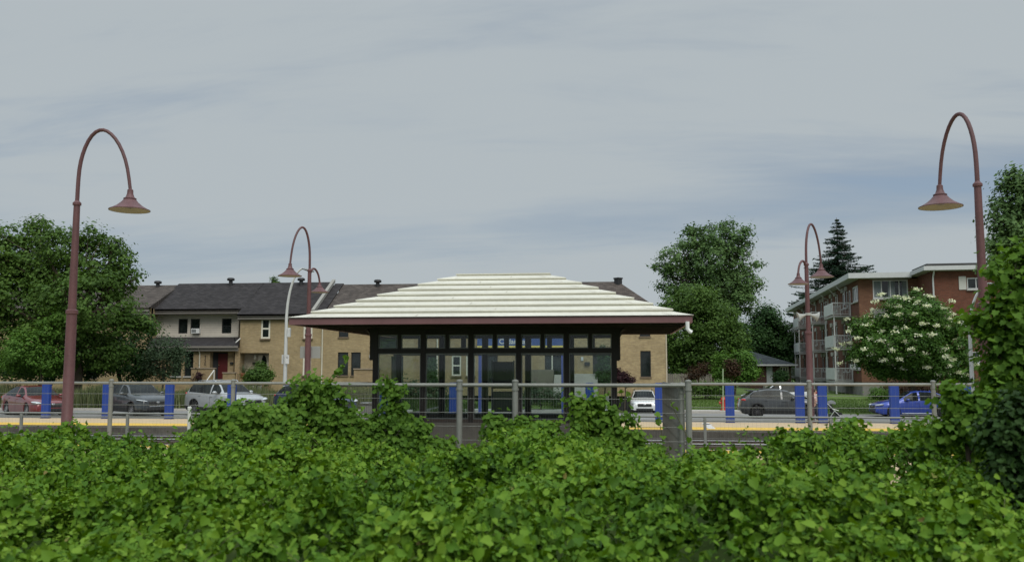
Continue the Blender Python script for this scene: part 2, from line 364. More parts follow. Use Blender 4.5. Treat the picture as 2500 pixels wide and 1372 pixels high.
yellow = mat('yellow_tactile', (0.62, 0.40, 0.055), 0.75, var=0.28, scale=4)
palec = mat('pale_concrete', (0.40, 0.385, 0.35), 0.85, var=0.18, scale=0.9)
gravel = mat('ballast_stone', (0.115, 0.10, 0.085), 0.95, var=0.55, scale=9, bump=0.8, bscale=25)
XL, XR = -70.0, 40.0
bed = MB(); bed.quad((XL, 26.1, -.5), (XR, 26.1, -.5), (XR, 34.2, -.5), (XL, 34.2, -.5)); struct('ballast_bed', bed, gravel)
fp = MB(); fp.box(XL, XR, 34.2, 39.45, -.8, 0.0); struct('far_platform', fp, mat('stained_concrete', (0.085, 0.078, 0.066), 0.9, var=0.45, scale=1.1, bump=.4, bscale=12))
pv = MB(); pv.quad((XL, 35.91, .004), (XR, 35.91, .004), (XR, 39.2, .004), (XL, 39.2, .004)); struct('platform_paving', pv, pave)
yl = MB(); yl.quad((XL, 34.24, .004), (XR, 34.24, .004), (XR, 35.9, .004), (XL, 35.9, .004)); struct('platform_edge_line', yl, yellow)
# worn white direction marks on the paving
for k, (a, b) in enumerate((((680, 1036), (800, 1020)), ((1738, 1046), (1722, 1032)), ((1716, 1034), (1736, 1036)))):
    A, B = onz(*a, 0.008), onz(*b, 0.008); d = (B - A).normalized(); q = Vector((-d.y, d.x, 0)) * 0.14
    w = MB(); w.quad(A - q, B - q, B + q, A + q); struct('platform_marking', w, mat('worn_white_paint', (0.52, 0.51, 0.49), 0.85, var=0.4, scale=3))
npf = MB(); npf.box(XL, XR, 16.9, 26.1, -.8, 0.0); struct('near_platform', npf, concrete)
npv = MB(); npv.quad((XL, 17.2, .004), (XR, 17.2, .004), (XR, 25.0, .004), (XL, 25.0, .004)); struct('platform_paving', npv, pave)
nyl = MB(); nyl.quad((XL, 25.0, .004), (XR, 25.0, .004), (XR, 25.9, .004), (XL, 25.9, .004)); struct('platform_edge_line', nyl, yellow)
railm = mat('rail_steel', (0.16, 0.12, 0.10), 0.5, 0.6, var=0.3, scale=5); railtop = mat('rail_head_steel', (0.62, 0.60, 0.58), 0.22, 1.0, var=0.1)
wood_tie = mat('tie_wood', (0.07, 0.055, 0.045), 0.9, var=0.3, scale=6)
for yc in (28.2, 32.2):
    t = MB()
    for k in range(int((XR - XL) / 0.62)): t.box(XL + k * .62, XL + k * .62 + .24, yc - 1.3, yc + 1.3, -.52, -.44)
    tr = tag(t.build('track_ties', wood_tie), kind='structure')
    for s in (-.75, .75):
        r = MB(); r.box(XL, XR, yc + s - .07, yc + s + .07, -.44, -.415); r.box(XL, XR, yc + s - .012, yc + s + .012, -.415, -.31); struct('track_rail', r, railm)
        r2 = MB(); r2.bev(XL, XR, yc + s - .036, yc + s + .036, -.31, -.27, .008); struct('track_rail_head', r2, railtop)
# parking strip behind the far platform on the left, street on the right
XS = -10.5
lot = MB(); lot.box(XL, XS, 39.45, 47.2, -.6, -.03); struct('parking_lot', lot, asphalt)
kb = MB(); kb.box(XL, XS, 47.2, 47.4, -.6, .09); struct('kerb', kb, palec)
st = MB(); st.quad((XS, 39.45, -.47), (XR, 39.45, -.47), (XR, 56.6, -.47), (XS, 56.6, -.47)); st.quad((XS, 39.45, -.6), (XS, 39.45, -.03), (XS, 56.6, -.03), (XS, 56.6, -.6)); struct('street', st, asphalt)
sw = MB(); sw.box(XS, DRIVE[0], 56.6, 58.2, -.7, -.32); sw.box(DRIVE[1], at(1880, 1008, 57).x, 56.6, 58.2, -.7, -.32); struct('sidewalk', sw, palec)
ns = MB(); ns.box(XS, XR, 39.45, 41.2, -.7, -.34); struct('sidewalk', ns, palec)
dv = MB(); dv.add([(DRIVE[0] + .3, 56.6, -.46), (DRIVE[1] - .3, 56.6, -.46), (DRIVE[1] - .3, 59.2, -.76), (DRIVE[0] + .3, 59.2, -.76), (DRIVE[1] - .3, 64.2, -.76), (DRIVE[0] + .3, 64.2, -.76)], [(0, 1, 2, 3), (3, 2, 4, 5)]); struct('driveway', dv, asphalt)

# ------------------------------------------------------------------ the glazed shelter
PY0, PY1 = 19.6, 21.8                                             # front and rear rows of posts
PX = [at(917 + 116.6 * i, 900, PY0).x for i in range(6)]
EX0, EX1, EY0, EY1, EZ = -6.43, 1.55, 17.5, 23.6, 3.14
shelter = empty('station_shelter', ((EX0 + EX1) / 2, (EY0 + EY1) / 2, 0), 0, 'glazed waiting shelter under a cream stepped hip roof with maroon fascia', 'shelter')
SO = Vector(shelter.location); lx = lambda x: x - SO.x; ly = lambda y: y - SO.y
cream = mat('cream_roof_metal', (0.58, 0.57, 0.49), 0.55, 0.0, var=0.2, scale=1.2, stretch=(0.4, 3, 3))
maroon = mat('maroon_paint', (0.165, 0.078, 0.082), 0.5, var=0.16, scale=1.5)
darkbr = mat('dark_brown_steel', (0.016, 0.012, 0.012), 0.55, var=0.2)
alu = mat('grey_aluminium_trim', (0.22, 0.235, 0.23), 0.45, 0.5, var=0.12)
rb = MB(); HX, HY = (EX1 - EX0) / 2, (EY1 - EY0) / 2; NT = 8
TX, TY = 1.08, 0.30; z = EZ + .145; rise = (4.42 - z) / NT
tiers = []
for k in range(NT + 1):
    f = k / NT; tiers.append((HX + .03 + (TX - HX - .03) * f, HY + .03 + (TY - HY - .03) * f, z + rise * k))
seams = []
lip = MB()
for k in range(NT):
    ax, ay, az = tiers[k]; bx, by, bz = tiers[k + 1]
    ix, iy = bx - .022, by - .022; lo = bz - .048                # the panel runs up under the overhanging course above it
    A = [(-ax, -ay, az), (ax, -ay, az), (ax, ay, az), (-ax, ay, az)]; B = [(-ix, -iy, lo), (ix, -iy, lo), (ix, iy, lo), (-ix, iy, lo)]
    T0 = [(q[0], q[1], bz - .026) for q in B]; L0 = [(-bx, -by, bz - .026), (bx, -by, bz - .026), (bx, by, bz - .026), (-bx, by, bz - .026)]; L1 = [(q[0], q[1], bz) for q in L0]
    for i in range(4):
        j_ = (i + 1) % 4; rb.quad(A[i], A[j_], B[j_], B[i]); lip.quad(B[i], B[j_], T0[j_], T0[i]); lip.quad(T0[i], T0[j_], L0[j_], L0[i]); rb.quad(L0[i], L0[j_], L1[j_], L1[i])
    dx, dy = .10, .10                                            # a thin joint beside each hip, and one staggered lap per course
    for sx in (-1, 1):
        seam = MB(); seams.append(seam); seam.add([(sx * (ax - .42), -ay + .02, az + .012), (sx * (ax - .405), -ay + .02, az + .012), (sx * (bx - .405), -by + .06, lo + .003), (sx * (bx - .42), -by + .06, lo + .003)], [(0, 1, 2, 3)])
    u = (-.35 + .55 * ((k * 37) % 10) / 10) * ax
    seam = MB(); seams.append(seam); seam.add([(u, -ay + .02, az + .012), (u + .012, -ay + .02, az + .012), (u + .03, -by + .06, lo + .003), (u + .018, -by + .06, lo + .003)], [(0, 1, 2, 3)])
tx, ty, tz = tiers[-1]; rb.add([(-tx, -ty, tz), (tx, -ty, tz), (tx, ty, tz), (-tx, ty, tz)], [(0, 1, 2, 3)])
b_ = tiers[0]; rb.add([(-b_[0], -b_[1], b_[2] - .006), (b_[0], -b_[1], b_[2] - .006), (b_[0], b_[1], b_[2] - .006), (-b_[0], b_[1], b_[2] - .006)], [(0, 1, 2, 3)])
roof = rb.build('roof', cream, shelter); lip.build('course_riser', mat('riser_cream', (0.60, 0.585, 0.49), 0.6, var=0.12), roof); [q.build('roof_seam', mat('dull_joint', (0.30, 0.27, 0.20), 0.8, var=0.2), roof) for q in seams]
fb = MB(); t = .05
fb.box(-HX, HX, -HY, -HY + t, EZ, EZ + .138); fb.box(-HX, HX, HY - t, HY, EZ, EZ + .138); fb.box(-HX, -HX + t, -HY + t, HY - t, EZ, EZ + .138); fb.box(HX - t, HX, -HY + t, HY - t, EZ, EZ + .138)
fb.build('fascia', maroon, shelter)
sf = MB(); sf.box(-HX + t, HX - t, -HY + t, HY - t, EZ + .03, EZ + .06)
for k in range(9): y = -HY + .3 + k * .68; sf.box(-HX + t, HX - t, y, y + .05, EZ - .0, EZ + .03)
sf.build('soffit', mat('dark_soffit', (0.030, 0.022, 0.02), 0.8, var=0.2), shelter)
for x in PX:
    for y in (PY0, PY1):
        pb = MB(); pb.box(lx(x) - .055, lx(x) + .055, ly(y) - .055, ly(y) + .055, .02, EZ + .0); pb.build('post', darkbr, shelter)
for x, s in ((PX[0], -1), (PX[-1], 1)):
    for y in (PY0, PY1):
        br = MB(); pts = [(lx(x) + s * (.06 + .16 * (1 - math.cos(a))), ly(y), 2.62 + .5 * math.sin(a)) for a in np.linspace(0, math.pi / 2, 8)]
        br.tube(pts, .035, 6); br.box(lx(x) + s * .05, lx(x) + s * .13, ly(y) - .04, ly(y) + .04, 2.45, EZ); br.build('bracket', darkbr, shelter)
def ring_bars(mb, z0, z1, d):
    mb.box(lx(PX[0]) + .056, lx(PX[-1]) - .056, ly(PY0) - d, ly(PY0) + d, z0, z1); mb.box(lx(PX[0]) + .056, lx(PX[-1]) - .056, ly(PY1) - d, ly(PY1) + d, z0, z1)
    for x in (PX[0], PX[-1]): mb.box(lx(x) - d, lx(x) + d, ly(PY0) + .056, ly(PY1) - .056, z0, z1)
bm_ = MB(); ring_bars(bm_, 2.60, 2.70, .05); bm_.build('transom_beam', darkbr, shelter)
tb = MB(); ring_bars(tb, 3.01, EZ + .02, .045); tb.build('head_beam', darkbr, shelter)
sb = MB(); ring_bars(sb, 1.10, 1.17, .05); sb.build('sill_rail', mat('sill_brown', (0.06, 0.045, 0.04), 0.5, var=.2), shelter)
for y in (PY0, PY1):
    for i in range(5):
        a, b = lx(PX[i]) + .056, lx(PX[i + 1]) - .056; m_ = (a + b) / 2
        mu = MB(); mu.box(m_ - .04, m_ + .04, ly(y) - .035, ly(y) + .035, 2.701, 3.009); mu.build('mullion', darkbr, shelter)
        fr = MB(); q = .022
        for (u0, u1, z0, z1) in ((a, m_ - .041, 2.702, 3.008), (m_ + .041, b, 2.702, 3.008), (a, b, 1.172, 2.598)):
            fr.box(u0, u1, ly(y) - q, ly(y) + q, z0, z0 + .02); fr.box(u0, u1, ly(y) - q, ly(y) + q, z1 - .02, z1)
            fr.box(u0, u0 + .02, ly(y) - q, ly(y) + q, z0 + .02, z1 - .02); fr.box(u1 - .02, u1, ly(y) - q, ly(y) + q, z0 + .02, z1 - .02)
        fr.build('glazing_frame', alu, shelter)
        gm = glassmat('shelter_glass', (0.72, 0.79, 0.79), 1.0, 0.015)
        g = MB(); g.quad((a, ly(y), 1.18), (b, ly(y), 1.18), (b, ly(y), 2.59), (a, ly(y), 2.59)); g.build('glass_pane', gm, shelter)
        g = MB(); g.quad((a, ly(y), 2.71), (m_ - .04, ly(y), 2.71), (m_ - .04, ly(y), 3.0), (a, ly(y), 3.0)); g.quad((m_ + .04, ly(y), 2.71), (b, ly(y), 2.71), (b, ly(y), 3.0), (m_ + .04, ly(y), 3.0)); g.build('clerestory_pane', gm, shelter)
for x in (PX[0], PX[-1]):
    g = MB(); g.quad((lx(x), ly(PY0) + .06, 1.18), (lx(x), ly(PY1) - .06, 1.18), (lx(x), ly(PY1) - .06, 2.59), (lx(x), ly(PY0) + .06, 2.59)); g.build('glass_pane', gm, shelter)
    g = MB(); g.quad((lx(x), ly(PY0) + .06, 2.71), (lx(x), ly(PY1) - .06, 2.71), (lx(x), ly(PY1) - .06, 3.0), (lx(x), ly(PY0) + .06, 3.0)); g.build('clerestory_pane', gm, shelter)
pl = MB(); d = .07
pl.box(lx(PX[0]) - d, lx(PX[-1]) + d, ly(PY0) - d, ly(PY0) + d, -.0, 1.099); pl.box(lx(PX[0]) - d, lx(PX[-1]) + d, ly(PY1) - d, ly(PY1) + d, 0, 1.099)
for x in (PX[0], PX[-1]): pl.box(lx(x) - d, lx(x) + d, ly(PY0) + d, ly(PY1) - d, 0, 1.099)
pl.build('plinth_wall', mat('plinth_grey', (0.13, 0.125, 0.115), 0.85, var=0.25, scale=1.3, bump=.2), shelter)
ds = MB(); ds.tube([(HX - .10, -HY - .03, EZ + .02), (HX - .10, -HY - .03, EZ - .12), (HX - .06, -HY - .03, EZ - .17), (HX - .02, -HY - .03, EZ - .19)], .04, 8); ds.build('downspout', mat('white_paint', (0.74, 0.75, 0.74), 0.5, var=.06), shelter, smooth=True)
# dark notice case and timetable on the rear wall line, seen through the glass
nb = empty('notice_case', at(1228, 990, 21.4), 0, 'dark framed notice case standing behind the front glass of the shelter', 'notice board'); nb.location.z = 0
nz = lambda py: at(1228, py, 21.4).z
w2 = at(1253, 950, 21.4).x - nb.location.x
f1 = MB(); f1.bev(-w2, w2, -.06, .06, nz(948), nz(883), .01); f1.build('case_panel', mat('notice_black', (0.012, 0.016, 0.016), 0.25, var=.1), nb)
f2 = MB(); f2.box(-w2 - .03, -w2 - .002, -.05, .05, 0, nz(880)); f2.box(w2 + .002, w2 + .03, -.05, .05, 0, nz(880)); f2.build('case_leg', alu, nb)
f3 = MB(); f3.box(-w2 + .01, w2 - .01, -.05, .05, nz(1005), nz(955)); f3.build('lower_panel', mat('notice_grey', (0.10, 0.11, 0.105), 0.5, var=.15), nb)

# ------------------------------------------------------------------ fences
galv = mat('galvanised_grey', (0.22, 0.23, 0.21), 0.6, 0.25, var=0.16, scale=2.5)
wirem = mat('wire_grey', (0.19, 0.20, 0.185), 0.55, 0.3, var=0.1)
def fence(label, A, B, posts, top, wires, vstep, zb=0.08, vr=0.0011, rail_r=.037, pr=.058):
    """posts: distances along A->B; a round top rail between posts; mesh of wires below it"""
    A, B = Vector(A), Vector(B); L = (B - A).length; rz = math.atan2((B - A).y, (B - A).x)
    f = empty('platform_fence', A, rz, label, 'fence', 'wire mesh fence sections round the near platform')
    for u in posts:
        p_ = MB(); p_.lathe([(pr, 0), (pr, top + .06), (pr + .008, top + .06), (pr + .008, top + .085), (pr * .6, top + .105), (.001, top + .11)], (u, 0, 0), 12)
        p_.lathe([(pr + .012, top - .10), (pr + .012, top - .06)], (u, 0, 0), 12, cap=True); p_.build('post', galv, f, smooth=True)
    ends = sorted({0.0, L, *posts})
    for a, b in zip(ends[:-1], ends[1:]):
        if b - a < .3: continue
        r = MB(); r.tube([(a + pr, 0, top), (b - pr, 0, top)], rail_r, 8); r.build('top_rail', galv, f, smooth=True)
    w = MB()
    for z in wires: w.tube([(0, .03, z), (L, .03, z)], .006, 4, cap=False)
    for k in range(int(L / vstep)): w.tube([(k * vstep, .035, zb), (k * vstep, .035, top - .02)], vr, 3, cap=False)
    w.build('wire_mesh', wirem, f); return f
YB, YC = 17.3, 23.5
xb0, xb1 = at(762, 940, YB).x, at(1680, 940, YB).x
bw = [1.95 - .262 * k for k in range(1, 7)]
fence('wire mesh fence overgrown by vines along the front of the shelter', (xb0, YB, .0), (xb1, YB, .0), [0.0, at(1122, 940, YB).x - xb0, at(1258, 940, YB).x - xb0, xb1 - xb0], 1.95, bw, .05)
fence('short dense fence section running back from the tall post right of the shelter', (xb1 - .12, YB + .12, 0), (xb1 - .12, YC - .1, 0), [0.0], 1.90, bw, .035, vr=.0018)
fence('short fence section running back behind the vines left of the shelter', (xb0, YB + .12, 0), (xb0, YC - .1, 0), [], 1.90, bw, .05)
aw = [1.88 - .30 * k for k in range(1, 7)]
xa0 = -40.0; pa = [at(q, 936, YC).x - xa0 for q in (-330, -30, 272, 570)]
fence('long fence on the left between the maroon lamp post and the red and silver cars', (xa0, YC, 0), (xb0, YC, 0), pa, 1.87, aw, .10)
xc1 = 22.0; pc = [at(q, 938, YC).x - xb1 for q in (1975, 2278, 2560)]
fence('long fence on the right between the shelter and the leafy sapling', (xb1, YC, 0), (xc1, YC, 0), pc, 1.87, aw, .10)
# low barrier between the two tracks
YG = 30.2; xg0, xg1 = -40.0, 22.0
gb = empty('track_barrier', (xg0, YG, -.5), 0, 'low grey double rail barrier running between the two tracks', 'barrier')
step = (at(312, 1010, YG).x - at(53, 1010, YG).x); x0 = at(53, 1010, YG).x
k = -4
while x0 + k * step < xg1:
    x = x0 + k * step - xg0; k += 1
    if x < 0: continue
    p_ = MB(); p_.bev(x - .045, x + .045, -.045, .045, 0, 1.17, .01); p_.build('post', galv, gb)
for z in (1.20, 1.07):
    r = MB(); r.tube([(0, 0, z), (xg1 - xg0, 0, z)], .032 if z > 1.1 else .02, 8); r.build('rail', galv, gb, smooth=True)
wm = MB()
for z in (.25, .5, .78): wm.tube([(0, .03, z), (xg1 - xg0, .03, z)], .005, 4, cap=False)
wm.build('wire', wirem, gb)
# white marker pipe among the vines
q = at(463, 992, 15.6); mp = empty('marker_pipe', (q.x, 15.6, 0), 0, 'white capped marker pipe standing at the edge of the vines', 'marker post')
b = MB(); b.lathe([(.030, 0), (.030, q.z - .06)], n=12); b.build('pipe', mat('white_pvc', (0.62, 0.63, 0.58), 0.45, var=.08), mp, smooth=True)
b = MB(); b.lathe([(.036, q.z - .06), (.036, q.z - .01), (.025, q.z), (.001, q.z)], n=12); b.build('cap', MATS['white_pvc'], mp, smooth=True)

# ------------------------------------------------------------------ maroon lamp posts
lampred = mat('lamp_maroon', (0.108, 0.046, 0.048), 0.55, var=0.32, scale=1.6, stretch=(1, 1, .35), bump=.15)
shade_in = mat('shade_inside', (0.38, 0.35, 0.27), 0.6, var=.08)
ARC = [(0, 6.66), (.0, 7.43), (.04, 7.82), (.14, 8.21), (.32, 8.57), (.55, 8.71), (.75, 8.67), (.99, 8.47), (1.22, 8.09), (1.38, 7.62), (1.47, 7.02)]
def lamp(label, x, y, arms, zb=0.0, extra=None):
    """arms: (turn about the pole, reach, base height, scale)"""
    L = empty('platform_lamp', (x, y, zb), 0, label, 'lamp post', 'maroon platform lamps with bell shades')
    b = MB(); b.lathe([(.20, 0), (.20, .05), (.165, .09), (.145, .12), (.130, 3.70), (.155, 3.71), (.155, 3.80), (.105, 3.83), (.082, 6.62), (.11, 6.63), (.11, 6.69), (.08, 6.72), (.05, 6.76)], n=18); b.build('pole', lampred, L, smooth=True)
    for turn, reach, z0, s in arms:
        c, sn = math.cos(turn), math.sin(turn)
        raw = [(u / 1.47 * reach, (h - 6.66) * s + z0) for u, h in ARC]
        pts = []
        for i in range(len(raw) - 1):
            for t_ in (0, .5): pts.append((raw[i][0] * (1 - t_) + raw[i + 1][0] * t_, raw[i][1] * (1 - t_) + raw[i + 1][1] * t_))
        pts.append(raw[-1])
        for _ in range(2): pts = [pts[0]] + [((pts[i - 1][0] + 2 * pts[i][0] + pts[i + 1][0]) / 4, (pts[i - 1][1] + 2 * pts[i][1] + pts[i + 1][1]) / 4) for i in range(1, len(pts) - 1)] + [pts[-1]]
        am = MB(); am.tube([(u * c, u * sn, h) for u, h in pts], [.055 - .012 * i / len(pts) for i in range(len(pts))], 10); a_ = am.build('arm', lampred, L, smooth=True)
        hx, hz = pts[-1]; k = .52 if s > .8 else .43
        cx, cy = hx * c, hx * sn
        prof = [(.055, .02), (.075, 0), (.08, -.10), (.11, -.19), (.15, -.225), (.165, -.225), (.165, -.25), (.15, -.25), (.22, -.335), (.33, -.43), (.45, -.50), (.525, -.535), (.525, -.555)]
        sh = MB(); sh.lathe([(r * k / .52, h * k / .52) for r, h in prof], (cx, cy, hz), 28); o_ = sh.build('lamp_shade', lampred, L, smooth=True)
        si = MB(); si.lathe([(.515 * k / .52, -.552 * k / .52), (.32 * k / .52, -.45 * k / .52), (.16 * k / .52, -.36 * k / .52), (.001, -.35 * k / .52)], (cx, cy, hz), 28); si.build('reflector', shade_in, o_, smooth=True)
        bu = MB(); bu.lathe([(.001, -.50 * k / .52), (.10 * k / .52, -.48 * k / .52), (.15 * k / .52, -.42 * k / .52), (.12 * k / .52, -.37 * k / .52)], (cx, cy, hz), 14); bu.build('diffuser', mat('lamp_diffuser', (.10, .10, .09), .3, var=.1), o_, smooth=True)
    return L
lamp('tall maroon lamp post rising from the vines before the big left tree', -14.24, 22.5, [(R(2), 1.47, 6.66, 1.0)])
lamp('tall maroon lamp post half hidden by leaves before the brick flats', 8.82, 22.5, [(R(114), 1.20, 6.52, 1.0)])
la = lamp('maroon two armed lamp post bearing a blank grey sign, left of the shelter roof', -13.53, 39.3, [(R(241), 1.14, 6.50, 1.03), (R(65), .66, 6.05, .36)])
p0, p1 = at(728, 845, 39.16), at(778, 874, 39.16)
s_ = MB(); s_.bev(p0.x + 13.53, p1.x + 13.53, .10, .13, p1.z, p0.z, .02); s_.build('sign_panel', mat('sign_back_grey', (0.30, 0.31, 0.30), 0.5, 0.3, var=.06), la)
lb = lamp('maroon two armed lamp post carrying two white horn speakers by the flats', 8.30, 39.3, [(R(50), 1.30, 6.40, 1.02), (R(235), .85, 6.10, .34)])
hornm = mat('horn_white', (0.40, 0.41, 0.39), 0.5, var=.1)
for s in (-1, 1):
    hb = MB(); hb.lathe([(.05, .10), (.06, .16), (.085, .24), (.12, .34), (.19, .44), (.26, .50), (.265, .52), (.24, .52), (.10, .36), (.04, .3)], n=18, axis='x')
    M_ = Matrix.Translation((0, -.02, 4.55)) @ Matrix.Rotation(R(16) * s, 4, 'Y') @ Matrix.Diagonal((s * .82, .8, .8, 1)); hb.xf(M_); hb.build('loudspeaker', hornm, lb, smooth=True)
cb = MB(); cb.lathe([(.118, 4.50), (.118, 4.60)], n=16, cap=True); cb.build('clamp_band', hornm, lb)

# silver street lights behind the lot
silver = mat('silver_pole', (0.58, 0.59, 0.57), 0.42, 0.25, var=.08)
def street_light(label, px, pyb, pyt, Y, zb, dirx, reach, sign=False):
    b0 = at(px, pyb, Y); t0 = at(px, pyt, Y); H = t0.z - zb
    L = empty('street_light', (b0.x, Y, zb), 0, label, 'street light', 'silver street lights with curved arms')
    b = MB(); b.lathe([(.20, 0), (.20, .03), (.125, .06), (.12, 1.0), (.085, H * .62)], n=14); b.build('pole', silver, L, smooth=True)
    a = MB(); z0 = H * .62; pts = [(0, 0, z0)] + [(dirx * reach * (1 - math.cos(w)), 0, z0 + (H - z0) * math.sin(w)) for w in np.linspace(.1, math.pi / 2, 12)]
    a.tube(pts, [.085 - .04 * i / 12 for i in range(13)], 10); a.build('arm', silver, L, smooth=True)
    h = MB(); x1 = dirx * reach; pr = [(.001, -.12), (.07, -.10), (.09, 0), (.13, .2), (.14, .4), (.10, .58), (.001, .66)]
    h.lathe(pr, n=14, axis='x'); h.xf(Matrix.Translation((x1, 0, H - .03)) @ Matrix.Rotation(R(14) * dirx, 4, 'Y') @ Matrix.Diagonal((dirx, 1, .55, 1))); h.build('lamp_head', mat('lamp_head_grey', (.22, .23, .23), .5, .2, var=.1), L, smooth=True)
    return L
sl = street_light('silver curved street light with a small parking sign, left of the shelter', 694, 1000, 656, 49.5, -.05, 1, .95)
p0, p1 = at(697, 866, 49.3), at(704, 888, 49.3)
pz = [(p0.x - sl.location.x, p0.z + .05), (p1.x - sl.location.x, p1.z + .05)]
b = MB(); b.bev(pz[0][0] - .02, pz[1][0] + .02, -.17, -.15, pz[1][1], pz[0][1], .02); b.build('parking_sign', mat('sign_white', (.60, .60, .58), .5, var=.06), sl)
b = MB(); b.lathe([(.035, 0), (.06, 0), (.06, .004), (.035, .004)], n=18, axis='y'); b.xf(Matrix.Translation(((pz[0][0] + pz[1][0]) / 2, -.176, pz[0][1] - .14))); b.build('sign_ring', mat('sign_ring_grey', (.2, .2, .2), .5), sl)
b = MB(); b.bev(-.13, -.10, -.25, .05, pz[1][1], pz[0][1], .005); b.build('parking_sign', MATS['sign_white'], sl)
b = MB(); q = at(702, 818, 49.4); b.bev(.09, .26, -.12, .10, q.z - .05, q.z + .45, .03); b.build('junction_box', silver, sl)
street_light('slim silver street light beside the blue car, partly behind leaves', 2376, 985, 692, 50.5, -.47, 1, 1.2)
# ------------------------------------------------------------------ blue pillars, station sign, bin on the far platform
bluem = mat('pillar_blue', (0.012, 0.046, 0.26), 0.45, var=0.14, scale=1.5)
whiteprint = mat('print_white', (.66, .68, .70), .5, var=.05)
PILL = [(112, 'blue pillar in front of the bonnet of the red car'), (260, 'blue pillar behind the grey fence post, at the rear of the charcoal car'),
        (413, 'blue pillar at the front corner of the charcoal car'), (565, 'blue pillar across the headlight of the silver car'),
        (779, 'blue pillar glimpsed through the vine clump, before the navy car'), (937, 'blue pillar seen through the leftmost glass pane of the shelter'),
        (1107, 'blue pillar beside the fence post before the second shelter pane'), (1440, 'blue pillar behind the vines at the right end of the shelter'),
        (1610, 'blue pillar directly beside the white car in the driveway'), (1782, 'blue pillar next to the red fire hydrant'),
        (1953, 'blue pillar in front of the dark grey hatchback'), (2008, 'blue pillar between the walking woman and the stroller'),
        (2184, 'blue pillar in front of the bonnet of the blue sedan'), (2360, 'blue pillar behind the leaves at the tail of the blue sedan')]
pil0 = None
for px, lab in PILL:
    q = at(px, 1000, 39.0)
    if pil0 is None:
        pil0 = empty('blue_pillar', (q.x, 39.0, 0), 0, lab, 'pillar', 'blue pillars along the far platform')
        b = MB(); b.bev(-.18, .18, -.10, .10, 0.03, 1.64, .015); b.build('body', bluem, pil0)
        b = MB(); b.box(-.19, .19, -.11, .11, .006, .03); b.build('base', mat('pillar_base', (.06, .065, .075), .6), pil0)
        b = MB(); b.box(-.15, .15, -.085, .085, 1.641, 1.66); b.build('cap', bluem, pil0)
    else:
        r = pil0.copy(); col.objects.link(r); r.location = (q.x, 39.0, 0); r['label'] = lab
        for ch in pil0.children:
            c = ch.copy(); col.objects.link(c); c.parent = r
YS = 38.2
a, b_ = at(1172, 900, YS), at(1374, 900, YS); zt, zb_ = at(1270, 820, YS).z, at(1270, 850, YS).z
ss = empty('station_name_sign', ((a.x + b_.x) / 2, YS, 0), 0, 'wide blue station name board on two blue legs, seen through the shelter', 'station sign'); hw = (b_.x - a.x) / 2
b = MB(); b.bev(-hw - .12, hw + .05, -.05, .05, zb_ + .11, zt, .01); b.build('board', mat('sign_blue', (0.055, 0.105, 0.31), .4, var=.06), ss)
b = MB(); b.box(-hw - .12, hw + .05, -.05, .05, zb_, zb_ + .107); b.build('yellow_band', mat('sign_yellow', (.70, .58, .16), .5, var=.08), ss)
for s in (-1, 1):
    b = MB(); b.box(s * hw - .065, s * hw + .065, -.045, .045, 0, zb_ - .002); b.build('leg', mat('sign_leg_blue', (0.05, 0.075, 0.30), .45, var=.06), ss)
def text(body, size, loc, rot, material, parent, name='lettering'):
    c = bpy.data.curves.new(name, 'FONT'); c.body = body; c.size = size; c.extrude = .004; c.align_x = 'CENTER'; c.align_y = 'CENTER'; c.offset = size * .012
    o = bpy.data.objects.new(name, c); col.objects.link(o); bpy.context.view_layer.update()
    me = bpy.data.meshes.new_from_object(o.evaluated_get(bpy.context.evaluated_depsgraph_get())); bpy.data.objects.remove(o)
    m_ = bpy.data.objects.new(name, me); col.objects.link(m_); me.materials.clear(); me.materials.append(material); m_.location = loc; m_.rotation_euler = rot; m_.parent = parent; return m_
tc_ = at(1258, 838, YS).x - ss.location.x
text('Cedar Park', .30, (tc_, -.056, (zb_ + .107 + zt) / 2 - .035), (R(90), 0, 0), whiteprint, ss)
q = at(897, 1000, 38.4); bn_ = empty('litter_bin', (q.x, 38.4, 0), 0, 'grey slatted litter bin with a wide flat lid at the left of the shelter', 'litter bin')
b = MB()
for k in range(18): w = 2 * math.pi * k / 18; b.box(-.028, .028, -.012, .012, .08, .70); b.v[-8:] = [tuple(Matrix.Rotation(w, 4, 'Z') @ (Vector(v) + Vector((0, -.25, 0)))) for v in b.v[-8:]]
b.build('slat_cage', mat('bin_grey', (.20, .215, .21), .5, .3, var=.1), bn_)
b = MB(); b.lathe([(.22, .06), (.22, .72)], n=18); b.build('liner', mat('bin_dark', (.04, .045, .045), .6), bn_)
b = MB(); b.lathe([(.001, .74), (.31, .74), (.32, .78), (.30, .81), (.001, .82)], n=22); b.build('lid', mat('bin_lid', (.16, .18, .18), .45, .2, var=.1), bn_)
b = MB(); b.lathe([(.24, 0), (.24, .06)], n=18, cap=True); b.build('base', MATS['bin_dark'], bn_)

